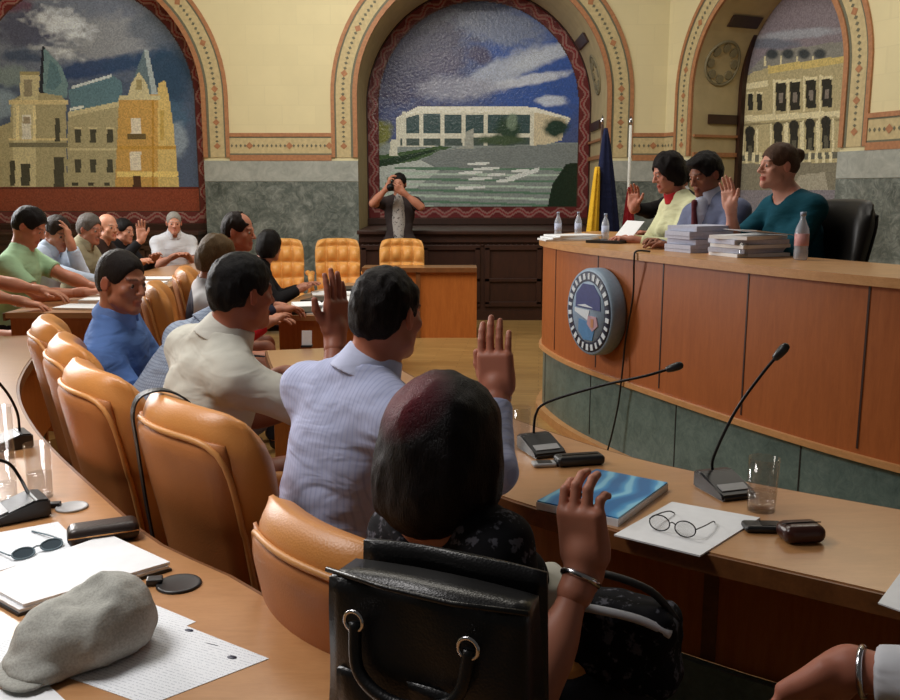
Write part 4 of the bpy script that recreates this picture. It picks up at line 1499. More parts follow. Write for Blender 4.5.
def person(label, hip, head, face, look, s=1.0, z0=0.0, roll=0.0, skin=(196, 142, 112), hair=('short', (34, 26, 22)), top=None, sleeve='long',
           collar=None, neck_open=.062, legs=None, armR=None, armL=None, vox=.008, fem=False, stand=False, beard=None, heavy=1.0, hs=1.0, group=None, hairvox=None, wrinkle=.0022):
    """one seated or standing figure posed from its hip, head and wrists; the body is a single surface"""
    hs = hs * s
    fw = NRM((face[0], face[1], 0)); rt = np.array([fw[1], -fw[0], 0])
    hz = z0 + (.93 if stand else .55) * (s if stand else 1.0)
    H = np.array([hip[0], hip[1], hz])
    C = np.array(head, float)
    u = NRM(C - H)
    k = np.linalg.norm(C - H) / .70
    f = NRM(np.cross(u, rt)); r = np.cross(f, u)
    w_ = s * heavy
    Sm = H + u * .452 * k - f * .035
    Nb = H + u * .545 * k - f * .025
    sh = .175 * s * (.9 if fem else 1.06)
    raise_ = lambda a: .035 if (a and a['w'][2] > Sm[2] - .02) else 0.0
    SR = Sm + r * sh + u * (raise_(armR) - .005)
    SL = Sm - r * sh + u * (raise_(armL) - .005)
    up = np.array([0, 0, 1.0])
    lk = NRM(look)
    hu = NRM(up * .8 + u * .2 + r * roll)
    hA = frame_from(lk if abs(lk[2]) < .9 else fw, hu - lk * 0)
    if abs(look[2]) > 1e-6:                                   # nod
        yaw_f = NRM((lk[0], lk[1], 0)); side = np.array([yaw_f[1], -yaw_f[0], 0])
        upn = NRM(np.cross(side, lk)) + r * roll
        hA = frame_from(lk, upn)
    ua, fa = .285 * s, .25 * s
    def default(sd):
        Sx = SR if sd > 0 else SL
        p = Sx + fw * .36 * s - rt * sd * .10
        p[2] = z0 + .80
        return dict(w=p, pole=(0, 0, -1), pp=rt * sd * .6 - up)
    arms = []
    for sd, a, Sx in ((1, armR, SR), (-1, armL, SL)):
        a = dict(a or default(sd))
        pole = np.array(a.get('pole', (0, 0, -1)), float) + rt * sd * .35
        E, Wp = ik(Sx, np.array(a['w'], float), ua, fa, pole)
        fore = NRM(Wp - E)
        d = np.array(a.get('dir', fore), float)
        n = np.array(a.get('palm', (0, 0, -1) if abs(fore[2]) < .8 else fw), float)
        arms.append((sd, Sx, E, Wp, fore, NRM(d), n, a))
    def torso(q, g, kk=.045):
        q.cone(H - r * .085 * s + u * .01, H + r * .085 * s + u * .01, .108 * w_ + g, .108 * w_ + g, k=kk)
        q.ell(H + u * .17 * k + f * .008, (.138 * w_ + g, .108 * w_ + g, .16 * k), np.stack([r, f, u], 1), k=.06)
        q.ell(H + u * .35 * k - f * .012, (.160 * s * (.92 if fem else 1.02) + g, .112 * s + g, .18 * k), np.stack([r, f, u], 1), k=.06)
        if fem:
            for q_ in (-1, 1):
                q.ell(H + u * .33 * k + f * .085 * s + r * q_ * .07 * s, (.062 * s + g, .055 * s + g, .06 * s + g), np.stack([r, f, u], 1), k=.04)
        q.cone(SL, SR, .056 * s + g, .056 * s + g, k=.05)
        q.cone(SR - r * .03 * s, Nb + u * .01, .05 * s + g, .045 * s + g, k=.05)
        q.cone(SL + r * .03 * s, Nb + u * .01, .05 * s + g, .045 * s + g, k=.05)
    hipj = [H + rt * q * .09 * s for q in (1, -1)]
    if stand:
        knee = [p + fw * .02 - up * .42 * s for p in hipj]; ank = [np.array([p[0], p[1], z0 + .08]) for p in knee]
    else:
        knee = [p + fw * .40 * s + rt * q * .03 - up * (.02) for p, q in zip(hipj, (1, -1))]
        ank = [np.array([p[0] + fw[0] * .02, p[1] + fw[1] * .02, z0 + .085]) for p in knee]
    # body
    b = Soft()
    torso(b, 0)
    for sd, Sx, E, Wp, fore, d, n, a in arms:
        m = .9 if fem else 1.0
        b.cone(Sx, E, .050 * s * m, .040 * s * m, k=.03)
        b.ell(E * .55 + Sx * .45, np.array((.046, .046, .09)) * s * m, frame_from(np.cross(NRM(E - Sx), (.3, .5, .7)), NRM(E - Sx)), k=.03)
        b.cone(E, Wp, .041 * s * m, .0275 * s, k=.018)
        b.ell(E * .68 + Wp * .32, np.array((.044, .041, .085)) * s * m, frame_from(np.cross(fore, (.3, .5, .7)), fore), k=.03)
    for hj, kn, an in zip(hipj, knee, ank):
        b.cone(hj, kn, .080 * s, .055 * s, k=.04); b.cone(kn, an, .052 * s, .036 * s, k=.03)
        b.cone(an - up * .03, an + fw * .15 * s - up * .05, .034, .026, k=.03)
    nr = .046 if fem else .056
    b.cone(Nb - u * .04, C + hA @ np.array((0, -.022, -.055)) * hs, nr * s * 1.06, nr * s, k=.03)
    b.cone(Nb + f * .03, C + hA @ np.array((0, .02, -.075)) * hs, nr * s * .7, nr * s * .6, k=.03)
    head_ops(b, C, hA, hs, fem)
    V, F = b.mesh(vox, relax=1)
    pieces = [(V, F)]
    for sd, Sx, E, Wp, fore, d, n, a in arms:
        pieces.append(hand_mesh(Wp + fore * .012, d, n, sd > 0, sc=(1.06 if fem else 1.10) * s * a.get('hsc', 1.0), curl=a.get('curl', (.25, .35, .25)), spread=a.get('spread', .06), vox=a.get('vox', .005), thumb_in=a.get('thumb', 0.0), fore=fore))
    V, F = join(pieces)
    base = lin(skin)
    col = np.tile(base, (len(V), 1))
    q = ((V - C) @ hA) / hs
    near = (np.abs(q) < .14).all(1)
    lips = near & (np.abs(q[:, 0]) < .023) & (q[:, 1] > .08) & (q[:, 2] < -.058) & (q[:, 2] > -.083)
    col[lips] = base * np.array((.86, .58, .58)) if not fem else base * np.array((.85, .42, .42))
    brow = near & (np.abs(np.abs(q[:, 0]) - .031) < .018) & (np.abs(q[:, 2] - .024) < .0055) & (q[:, 1] > .06)
    hc = lin(hair[1])
    col[brow] = hc * .7 + base * .3
    if beard:
        bm_ = near & (q[:, 1] > .0) & (q[:, 2] < -.035) & (q[:, 2] > -.12) & ~lips & ((q[:, 1] < .096) | (q[:, 2] < -.046))
        if beard == 'moustache':
            bm_ = near & (np.abs(q[:, 0]) < .03) & (q[:, 1] > .07) & (q[:, 2] < -.045) & (q[:, 2] > -.060)
        col[bm_] = col[bm_] * .5 + hc * .5
    ear = near & (np.abs(q[:, 0]) > .074) & (q[:, 2] < .03)
    col[ear] *= np.array((1.0, .82, .80))
    O = np.array([hip[0], hip[1], z0])
    root = raw_mesh('person', V - O, F, M['skin'], None, tuple(O), True, col)
    tag(root, label, 'person', group)
    # eyes
    for q_ in (-1, 1):
        bm = BM()
        c_ = C + hA @ (np.array((q_ * .031, .0775, -.001)) * hs) - O
        bmesh.ops.create_icosphere(bm, subdivisions=3, radius=.0122 * hs, matrix=Matrix.Translation(c_))
        for fc in bm.faces:
            dv = np.array(fc.calc_center_median()) - c_
            fc.material_index = 1 if (dv @ hA[:, 1]) > .0092 * hs else 0
            fc.smooth = True
        obj('eye', bm, [M['eye_white'], M['eye_iris']], root)
    # hair
    if hair[0] != 'none':
        hv = hair_mesh(C, hA, hs, hair[0], hairvox or max(vox * .85, .005))
        raw_mesh('cap' if hair[0] == 'cap' else 'hair', hv[0] - O, hv[1], hair_mat(tuple(hair[1])), root)
    # garments
    if top is not None:
        g = .011
        q = Soft()
        torso(q, g)
        for sd, Sx, E, Wp, fore, d, n, a in arms:
            if sleeve == 'long':
                q.cone(Sx, E, .064 * s, .058 * s, k=.03); q.cone(E, Wp - fore * .035, .058 * s, .044 * s, k=.02, cap=True)
            elif sleeve == 'rolled':
                q.cone(Sx, E, .062 * s, .056 * s, k=.03); q.cone(E, E + (Wp - E) * .35, .056 * s, .054 * s, k=.02, cap=True)
            elif sleeve == 'short':
                q.cone(Sx, Sx + (E - Sx) * .72, .062 * s, .062 * s, k=.03, cap=True)
            elif sleeve == 'cap':
                q.cone(Sx, Sx + (E - Sx) * .30, .058 * s, .060 * s, k=.03, cap=True)
        q.cone(Nb - u * .035, Nb + u * .14, neck_open * s, neck_open * s * 1.25, k=.008, mode='sub')
        if fem and sleeve in ('cap', 'long3'):
            q.ell(Nb + f * .075 - u * .03, (.085 * s, .075 * s, .075 * s), np.stack([r, f, u], 1), k=.01, mode='sub')
        if isinstance(neck_open, float) and neck_open > .08:
            q.ell(Nb - f * .06 + u * .01, (.10 * s, .06 * s, .07 * s), np.stack([r, f, u], 1), k=.01, mode='sub')
        q.plane(H - u * .055, -u)
        cv = q.mesh(vox, amp=wrinkle, freq=13, stretch=(1, 1, 1.7), relax=1)
        shirt = raw_mesh('shirt', cv[0] - O, cv[1], top, root)
        if collar is not None:
            q = Soft()
            ax = NRM(u + f * .20)
            c0 = Nb - ax * .014 + f * .008
            q.cone(c0, c0 + ax * .078, .094 * s, .070 * s, k=.004, cap=2)
            q.cone(c0 - ax * .02, c0 + ax * .09, .070 * s, .060 * s, k=.004, mode='sub')
            q.ell(c0 + f * .09 + u * .03, (.022 * s, .06, .07), np.stack([r, f, u], 1), k=.004, mode='sub')
            cc = q.mesh(min(vox * .7, .005), relax=1)
            raw_mesh('collar', cc[0] - O, cc[1], collar, shirt)
    q = Soft()
    q.cone(H - r * .085 * s + u * .01, H + r * .085 * s + u * .01, .116 * w_, .116 * w_, k=.04)
    for hj, kn, an in zip(hipj, knee, ank):
        q.cone(hj, kn, .092 * s, .068 * s, k=.04); q.cone(kn, an + up * .0, .066 * s, .055 * s, k=.03, cap=True)
    q.plane(H + u * .06, u)
    tv = q.mesh(max(vox, .011), amp=.003, freq=12)
    raw_mesh('trousers', tv[0] - O, tv[1], legs or M['dark_cloth'], root)
    for an in ank:
        q = Soft()
        q.cone(an - up * .03, an + fw * .15 * s - up * .045, .045, .036, k=.02); q.plane((an[0], an[1], z0 + .002), -up)
        sv = q.mesh(.012)
        raw_mesh('shoe', sv[0] - O, sv[1], M['shoe'], root)
    return root, dict(H=H, C=C, hA=hA, SR=SR, SL=SL, Nb=Nb, r=r, f=f, u=u, arms=arms, O=O, hs=hs, s=s)

def band_on(root, J, arm, name, mat, r=.034, wd=.012, back=.02):
    """a watch strap or bracelet round one wrist"""
    sd, Sx, E, Wp, fore, d, n, a = J['arms'][arm]
    p = Wp - fore * back
    x = NRM(np.cross(fore, (.2, .3, .9))); y = np.cross(fore, x)
    bm = BM()
    pts = [p + (x * math.cos(t_) + y * math.sin(t_)) * r - J['O'] for t_ in [2 * math.pi * i / 28 for i in range(28)]]
    tube(bm, pts, wd * .5, 8, closed=True)
    return obj(name, bm, mat, root)

M['dark_cloth'] = fabric('dark_trousers', srgb(34, 34, 40))
M['grey_cloth'] = fabric('grey_trousers', srgb(72, 72, 78))
yw = lambda f: math.atan2(f[1], f[0])

# --- front row, seen from behind
fcm = (.72, .70)
M['black_top'] = fabric('black_print_top', srgb(20, 20, 24), 'print', 0, srgb(84, 84, 92))
root, J = person('woman with dark maroon bob in a black top, raising her right fist with a bracelet', (.07, 1.68), adw(446, 442, 1.70), fcm, (.62, .78, -.10), s=.88, hs=1.07, fem=True,
       hair=('bob', (40, 12, 16)), top=M['black_top'], sleeve='cap', neck_open=.085, skin=(176, 116, 92), vox=.006, hairvox=.006,
       armL=dict(w=(.22, 1.86, .66), pole=(-.4, -.4, -1)),
       armR=dict(w=adw(583, 572, 1.58), pole=(.1, -.5, -1), dir=(-.10, .06, 1), palm=(.55, .8, .05), curl=(.35, .75, .45), vox=.003, thumb=.8, spread=.0, hsc=1.18))
[c for c in root.children if c.name.startswith('hair')][0].data.materials[0] = two_tone_hair((17, 12, 13), (100, 16, 34), J['C'] - J['O'] + np.array((-.075, -.05, .105)), .10)
band_on(root, J, 0, 'bracelet', M['chrome'], .0315, .013, .012)
M['lav_shirt'] = fabric('lavender_striped_shirt', srgb(176, 182, 210), 'stripe', yw((.72, .70)), srgb(162, 169, 202), pitch=.014, fold=.45)
M['lav_collar'] = fabric('lavender_collar', srgb(186, 192, 218), fold=.2)
root, J = person('man in a lavender striped shirt with receding black hair, raising his right hand', (-.36, 2.27), adw(388, 314, 2.32), (.72, .70), (.58, .81, -.06), s=1.05, hs=.94, heavy=1.12,
       hair=('receding', (26, 21, 20)), top=M['lav_shirt'], sleeve='long', collar=M['lav_collar'], skin=(172, 108, 84), vox=.006, hairvox=.005, wrinkle=.003,
       armR=dict(w=adw(497, 398, 2.52), pole=(.3, -.3, -1), dir=(-.06, .1, 1), palm=(.35, .9, .1), curl=(.12, .18, .12), spread=.0, vox=.003, thumb=.5, hsc=1.1))
band_on(root, J, 0, 'wristwatch', M['chrome'], .034, .016, -.002)
M['polo'] = fabric('white_polo', srgb(186, 184, 172), fold=.4)
M['polo_collar'] = fabric('white_polo_collar', srgb(190, 188, 178), fold=.2)
root, J = person('man in a white polo shirt with thick black hair, raised hand in shadow', (-.90, 2.90), adw(243, 292, 2.90), (.80, .60), (.72, .70, -.06), s=1.10, hs=.90, heavy=1.28,
       hair=('short', (20, 18, 18)), top=M['polo'], sleeve='short', collar=M['polo_collar'], skin=(150, 92, 70), vox=.0065, hairvox=.0055, wrinkle=.003,
       armR=dict(w=adw(335, 338, 2.92), pole=(.4, -.2, -1), dir=(.05, .05, 1), palm=(-.75, .6, .1), curl=(.08, .12, .08), spread=.03, vox=.0035))
M['check'] = fabric('grey_checked_shirt', srgb(150, 162, 180), 'check', .6, srgb(124, 134, 152), pitch=.011, fold=.5)
person('man in a grey checked shirt, leaning forward behind the man in the white polo', (-1.26, 3.42), adw(240, 297, 3.62), (.85, .52), (.86, .5, -.2), s=1.05, heavy=1.2,
       hair=('short', (28, 22, 20)), top=M['check'], sleeve='long', collar=M['check'], skin=(170, 112, 88), vox=.008)
M['blue'] = fabric('blue_shirt', srgb(92, 124, 182), fold=.5)
M['blue_collar'] = fabric('blue_collar', srgb(104, 134, 190), fold=.2)
person('man in a blue shirt with cropped dark hair, his face turned to the right', (-1.50, 3.92), adw(122, 281, 3.64), (.92, .20), (.90, -.42, -.16), s=1.02,
       hair=('crop', (34, 28, 26)), top=M['blue'], sleeve='long', collar=M['blue_collar'], skin=(160, 104, 78), vox=.0055, hairvox=.005)

# --- beyond the gap
def banded(name, yaw):
    t = NT(name, .8, .2)
    sep = t.n('ShaderNodeSeparateXYZ')
    t.l(t.co(rot=(0, 0, -yaw)), sep.inputs[0])
    m = t.n('ShaderNodeMapRange')
    m.inputs[1].default_value = -.25; m.inputs[2].default_value = .35
    t.l(sep.outputs[0], m.inputs[0])
    r = t.n('ShaderNodeValToRGB')
    r.color_ramp.interpolation = 'CONSTANT'
    el = r.color_ramp.elements
    el[0].position, el[0].color = 0, srgb(44, 46, 66)
    el[1].position, el[1].color = .34, srgb(206, 206, 210)
    e = el.new(.50); e.color = srgb(188, 34, 44)
    t.l(m.outputs[0], r.inputs[0])
    return t.base(r.outputs[0])
person('person with light brown hair in a navy, white and red jacket', (-1.50, 5.36), adw(217, 257, 5.25), (.94, .30), (.92, .35, -.35), s=.98,
       hair=('medium', (98, 78, 54)), top=banded('sports_jacket', yw((.94, .30))), sleeve='long', skin=(188, 130, 104), vox=.009, fem=True)
M['navy'] = fabric('navy_jacket', srgb(40, 42, 60))
M['dark_jacket'] = fabric('dark_jacket', srgb(30, 29, 32))
person('balding man in dark navy leaning right, above the light brown hair', (-1.66, 6.0), adw(239, 231, 5.9), (.95, .2), (.95, -.15, -.12), s=1.02,
       hair=('receding', (38, 30, 28)), top=M['navy'], sleeve='long', collar=M['navy'], skin=(184, 124, 100), vox=.009)
person('dark haired person seen from behind in front of the leftmost tufted chair', (-1.66, 7.3), adw(270, 246, 7.3), (.95, .1), (.55, .83, -.1), s=.97,
       hair=('medium', (20, 17, 17)), top=M['dark_jacket'], sleeve='long', skin=(180, 122, 98), vox=.011, fem=True)
M['white_shirt'] = fabric('white_shirt', srgb(206, 208, 214))
person('grey haired man in a white shirt, facing the room below the palace mosaic', (-3.02, 9.86), adw(174, 223, 9.65), (.45, -.89), (.35, -.93, -.08), s=.97, z0=STEP,
       hair=('crop', (150, 146, 140)), top=M['white_shirt'], sleeve='short', collar=M['white_shirt'], skin=(198, 140, 116), vox=.010)
# --- far left row
M['mint'] = fabric('mint_tee', srgb(152, 184, 148))
person('man in a mint green t-shirt with black hair, looking down at the far table', (-3.10, 6.30), adw(30, 226, 6.2), (.95, .10), (.9, .0, -.5), s=1.06, z0=STEP,
       hair=('short', (24, 20, 20)), top=M['mint'], sleeve='short', skin=(186, 124, 98), vox=.009,
       armR=dict(w=(-2.52, 6.12, .90), pole=(0, -.3, -1)), armL=dict(w=(-2.50, 6.36, .90), pole=(0, .3, -1)))
M['pale_blue'] = fabric('pale_blue_shirt', srgb(186, 200, 222))
person('man in a pale blue shirt resting his cheek on his hand', (-3.28, 7.02), adw(58, 233, 6.95), (.95, -.10), (.80, -.55, -.30), s=1.06, z0=STEP,
       hair=('short', (44, 34, 30)), top=M['pale_blue'], sleeve='long', collar=M['pale_blue'], skin=(190, 130, 104), vox=.009,
       armL=dict(w=adw(71, 245, 6.9), pole=(.5, -.3, -1), dir=(-.2, .1, 1), palm=(-.9, -.1, .1)), armR=dict(w=(-2.62, 6.78, .90), pole=(0, -.3, -1)))
M['beige'] = fabric('beige_shirt', srgb(150, 144, 120))
person('grey haired man with a moustache in a beige shirt, between pale blue and bald men', (-3.30, 7.78), adw(90, 229, 7.7), (.96, -.10), (.9, -.3, -.18), s=1.04, z0=STEP,
       hair=('short', (92, 86, 82)), top=M['beige'], sleeve='long', collar=M['beige'], skin=(176, 116, 92), vox=.010, beard='moustache')
M['brown_top'] = fabric('brown_top', srgb(58, 44, 40))
person('bald man in dark brown beyond the man with the moustache', (-3.42, 8.5), adw(108, 227, 8.45), (.96, -.15), (.85, -.5, -.05), s=1.02, z0=STEP,
       hair=('bald', (120, 100, 84)), top=M['brown_top'], sleeve='long', skin=(204, 148, 122), vox=.010)
person('person in dark clothes raising an open hand beside the bald man', (-3.44, 9.2), adw(124, 231, 9.1), (.9, -.3), (.9, -.3, -.1), s=1.0, z0=STEP,
       hair=('short', (24, 20, 20)), top=M['dark_jacket'], sleeve='long', skin=(196, 140, 116), vox=.011,
       armR=dict(w=adw(141, 240, 8.9), pole=(.2, -.4, -1), dir=(-.05, 0, 1), palm=(.5, -.8, .1), curl=(.1, .1, .1), spread=.12))
person('person at the left edge with bare forearms on the far table', (-3.22, 5.62), (-3.10, 5.62, 1.34), (.97, .1), (.9, .2, -.1), s=1.03, z0=STEP,
       hair=('short', (40, 32, 28)), top=M['brown_top'], sleeve='short', skin=(192, 134, 108), vox=.010,
       armR=dict(w=(-2.60, 5.52, .895), pole=(0, -.4, -1)), armL=dict(w=(-2.50, 5.86, .895), pole=(0, .3, -1)))
# --- photographer
M['print_tee'] = fabric('printed_tee', srgb(168, 164, 160), 'print', 0, srgb(70, 68, 70))
M['vest'] = fabric('dark_vest', srgb(58, 50, 50))
px_, J = person('standing photographer in a grey printed shirt and dark open vest', (-.60, 10.84), adw(399, 184, 10.72), (-.05, -1), (-.12, -1, -.02), s=1.03, stand=True,
       hair=('short', (26, 24, 24)), top=M['vest'], sleeve='short', skin=(186, 128, 104), vox=.010,
       armR=dict(w=adw(387, 188, 10.42), pole=(-.8, -.1, -1), dir=(.25, -.2, 1), palm=(.8, .1, .1), curl=(.6, .7, .4)),
       armL=dict(w=adw(404, 193, 10.42), pole=(.9, -.1, -1), dir=(-.7, -.2, .5), palm=(-.3, .8, .3), curl=(.6, .7, .4)))
q = Soft()
q.ell(J['H'] + J['u'] * .26 + J['f'] * .085, (.082, .066, .34), np.stack([J['r'], J['f'], J['u']], 1), k=.02)
q.plane(J['H'] - J['u'] * .04, -J['u'])
vv = q.mesh(.009)
raw_mesh('printed_shirt_front', vv[0] - J['O'], vv[1], M['print_tee'], px_)

# --- officials on the dais
M['teal'] = fabric('teal_dress', srgb(18, 72, 88), fold=.4)
person('woman in a teal dress with a hair bun, raising her hand at the rostrum', (1.98, 4.98), adw(778, 166, 4.92), (-.93, -.34), (-.98, -.18, .02), s=1.0, z0=DAIS, fem=True,
       hair=('bun', (84, 62, 50)), top=M['teal'], sleeve='rolled', neck_open=.082, skin=(206, 152, 132), vox=.006, hairvox=.006,
       armR=dict(w=adw(731, 210, 4.98), pole=(-.2, .1, -1), dir=(-.22, -.05, 1), palm=(-.7, -.55, .1), curl=(.12, .15, .1), spread=.05, vox=.0035))
M['suit'] = fabric('grey_blue_suit', srgb(104, 112, 140), fold=.3)
M['suit_shirt'] = fabric('pale_shirt', srgb(180, 186, 206), fold=.2)
sm, J = person('man in a grey blue suit and tie, looking down at his papers', (1.68, 5.56), adw(705, 174, 5.45), (-.88, -.47), (-.86, -.44, -.34), s=1.02, z0=DAIS,
       hair=('fringe', (24, 21, 22)), top=M['suit'], sleeve='long', collar=M['suit_shirt'], neck_open=.066, skin=(150, 100, 78), vox=.006, hairvox=.006)
q = Soft()
Ax = np.stack([J['r'], J['f'], J['u']], 1)
pf = lambda x, y, z: J['Nb'] + Ax @ np.array((x, y, z))
q.cone(pf(0, .075, -.02), pf(0, .155, -.17), .052, .018, k=.01)
q.ell(pf(0, .10, -.09), (.055, .05, .11), Ax, k=.01)
vv = q.mesh(.006); raw_mesh('shirt_front', vv[0] - J['O'], vv[1], M['suit_shirt'], sm)
M['tie'] = fabric('wine_tie', srgb(96, 48, 54), fold=.2)
q = Soft()
q.cone(pf(0, .140, .0), pf(0, .152, -.035), .019, .014, k=.004); q.cone(pf(0, .152, -.035), pf(0, .176, -.22), .014, .027, k=.004)
vv = q.mesh(.005); raw_mesh('tie', vv[0] - J['O'], vv[1], M['tie'], sm)
M['lime'] = fabric('pale_lime_blouse', srgb(208, 210, 172), fold=.5)
yl, J = person('woman in a pale lime blouse with short dark hair and a red neckerchief', (1.66, 6.12), adw(668, 172, 5.95), (-.93, -.25), (-.93, -.12, -.32), s=1.0, z0=DAIS, fem=True,
       hair=('medium', (24, 19, 20)), top=M['lime'], sleeve='long', neck_open=.066, skin=(190, 130, 110), vox=.007, hairvox=.006)
q = Soft()
q.cone(J['Nb'] - J['u'] * .03 + J['f'] * .01, J['Nb'] + J['u'] * .035 + J['f'] * .02, .082, .068, k=.004, cap=2)
q.cone(J['Nb'] - J['u'] * .06 + J['f'] * .01, J['Nb'] + J['u'] * .08 + J['f'] * .02, .066, .056, k=.004, mode='sub')
M['red_silk'] = fabric('red_silk', srgb(186, 44, 52), fold=.3)
vv = q.mesh(.005); raw_mesh('neckerchief', vv[0] - J['O'], vv[1], M['red_silk'], yl)
person('person in a black suit raising a hand, hidden behind the lime blouse', (1.86, 7.05), adw(676, 176, 6.95), (-.86, -.5), (-.9, -.3, -.1), s=1.02, z0=DAIS,
       hair=('short', (26, 22, 22)), top=M['dark_jacket'], sleeve='long', collar=M['white_shirt'], skin=(186, 124, 104), vox=.009,
       armR=dict(w=adw(624, 209, 6.62), pole=(.3, .1, -1), dir=(.0, 0, 1), palm=(-.5, -.8, .1), curl=(.3, .4, .3), spread=.06, vox=.004))
# --- arm at the right edge
rp, J = person('person at the right edge, only a white cuffed wrist with a bracelet in view', (1.30, 1.06), (1.20, 1.16, 1.24), (-.30, .95), (-.1, 1, -.1), s=1.0,
       hair=('short', (60, 44, 36)), top=M['white_shirt'], sleeve='long', skin=(176, 112, 90), vox=.009,
       armL=dict(w=adw(846, 670, 1.40), pole=(.3, -.5, -1), dir=(-.55, .25, -.6), palm=(-.5, -.2, -.8), curl=(.4, .5, .3), vox=.0035))
band_on(rp, J, 1, 'bracelet', M['chrome'], .036, .010, .016)
# ------------------------------------------------------------------ things on the desks
def gnd(px, py, z=DESK_H):
    return np.array(at(px, py, z))

def microphone(label, base, yaw, neck, group=None, k=1.0):
    base = np.array(base)
    root = thing('desk_microphone', label, 'microphone', tuple(base), group=group)
    R_ = Matrix.Rotation(yaw, 4, 'Z')
    bm = BM()
    prof = [(-.075, 0), (.075, 0), (.075, .048), (.04, .052), (-.055, .022), (-.075, .016)]
    a = [bm.verts.new(R_ @ Vector((-.055 * k, y * k, z * k))) for y, z in prof]; b = [bm.verts.new(R_ @ Vector((.055 * k, y * k, z * k))) for y, z in prof]
    bm.faces.new(a); bm.faces.new(b[::-1])
    for i in range(6):
        bm.faces.new((a[i], b[i], b[(i + 1) % 6], a[(i + 1) % 6]))
    bmesh.ops.bevel(bm, geom=list(bm.edges), offset=.005, segments=2, affect='EDGES')
    obj('base', bm, M['black'], root)
    bm = BM()
    box(bm, (0, 0, 0), (.085 * k, .030 * k, .004), rx=math.atan2(.030, .095))
    bmesh.ops.transform(bm, matrix=R_ @ Matrix.Translation((0, -.04 * k, .0275 * k)), verts=bm.verts)
    obj('button_strip', bm, M['grey_plastic'], root)
    pts = smooth_line([np.array(p) - base for p in neck], 6)
    bm = BM(); tube(bm, pts, .0045, 8)
    obj('gooseneck', bm, M['black_metal'], root)
    d = NRM(pts[-1] - pts[-3]); e = pts[-1]
    bm = BM(); tube(bm, [e - d * .02, e - d * .015, e, e + d * .02, e + d * .032, e + d * .036], [.006, .010, .0125, .0135, .010, .003], 12)
    obj('capsule', bm, M['black'], root)
    return root
M['grey_plastic'] = plain('grey_plastic', srgb(150, 150, 150), 0.45, var=0.05)
b0 = gnd(541, 452)
microphone('black gooseneck microphone bent low across the rostrum emblem side, beside two mobile phones', b0, .35,
           [b0 + (-.02, .055, .045), adw(536, 414, 2.98), adw(548, 402, 2.95), adw(600, 386, 2.88), adw(645, 376, 2.82), adw(672, 368, 2.80)])
b0 = gnd(724, 492)
microphone('black gooseneck microphone standing upright beside the tumbler and the spectacles', b0, .30,
           [b0 + (-.02, .05, .045), adw(714, 456, 2.58), adw(735, 412, 2.52), adw(762, 374, 2.48), adw(779, 354, 2.46)])
b0 = gnd(16, 517)
microphone('black desk microphone with bent neck beside the folded sunglasses sheet', b0, -.9,
           [b0 + (.02, .04, .045), adw(20, 478, 2.42), adw(8, 463, 2.40), adw(-14, 458, 2.36), adw(-50, 448, 2.3)])
b0 = gnd(6, 448)
microphone('black desk microphone behind the two tumblers on the foreground desk', b0, -.9,
           [b0 + (.035, .03, .045), adw(17, 412, 2.98), adw(5, 390, 2.95), adw(-14, 372, 2.9), adw(-50, 352, 2.85)])

def tumbler(label, c, h=.13, r=.036, water=0.0, group=None):
    root = thing('drinking_glass', label, 'glass', tuple(c), group=group)
    bm = BM(); lathe(bm, [(0, 0), (r * .86, 0), (r * .9, .004), (r, h), (r - .0022, h), (r * .86, .012), (0, .012)], 28, close=False)
    obj('tumbler_wall', bm, M['glass'], root)
    if water:
        bm = BM(); lathe(bm, [(0, .0125), (r * .855, .0125), (r * .86 + (r * .12) * water, h * water), (0, h * water)], 24, close=False)
        obj('water', bm, M['water'], root)
    return root
M['water'] = glass('water', (1, 1, 1, 1), 0.0, 1.33)
tumbler('clear drinking glass beside the upright microphone', gnd(761, 510), .145, .041, .35)
tumbler('clear drinking glass beyond the maroon haired woman, next to the low microphone', gnd(520, 448), .14, .036)
tumbler('clear drinking glass in front of the chairs on the foreground desk', gnd(41, 497), .155, .036, .45)
tumbler('clear drinking glass at the frame edge beside the bent desk microphone', gnd(6, 503), .14, .034, .4)
tumbler('tall clear drinking glass in front of the rear desk microphone', gnd(5, 458), .17, .034)

def sheet(name, label, cat, corners, h, mat, z=DESK_H, group=None, parent=None):
    """a flat sheet or pad lying on a surface, outlined by its corners in plan"""
    P = [np.array(c[:2]) for c in corners]
    c = sum(P) / len(P)
    bm = BM(); prism(bm, [tuple(p - c) for p in P], 0, h)
    o = obj(name, bm, mat, parent, (c[0], c[1], z))
    if parent is None: tag(o, label, cat, group)
    return o
def pq(pts, z=DESK_H): return [gnd(x, y, z) for x, y in pts]
def printed(name, yaw, ink, lines=130.0, amount=.5):
    t = NT(name, .7, .2)
    sep = t.n('ShaderNodeSeparateXYZ'); t.l(t.co(rot=(0, 0, -yaw)), sep.inputs[0])
    m1 = t.n('ShaderNodeMath', operation='MULTIPLY'); m1.inputs[1].default_value = lines * 6.283 / 1.0
    t.l(sep.outputs[1], m1.inputs[0])
    m2 = t.n('ShaderNodeMath', operation='SINE'); t.l(m1.outputs[0], m2.inputs[0])
    wd = t.noise(t.co((60, 14, 1), rot=(0, 0, -yaw)), 6, 2)
    a = t.ramp(m2.outputs[0], [(.60, (0, 0, 0, 1)), (.8, (1, 1, 1, 1))])
    b = t.ramp(wd, [(.46, (0, 0, 0, 1)), (.52, (amount,) * 3 + (1,))])
    f = t.mix(1.0, a, b, 'MULTIPLY')
    return t.base(t.mix(f, srgb(226, 230, 234), ink))
M['print1'] = printed('printed_page', -.45, srgb(120, 130, 146))
M['print2'] = printed('printed_letter', -.42, srgb(150, 160, 170), 150, .4)

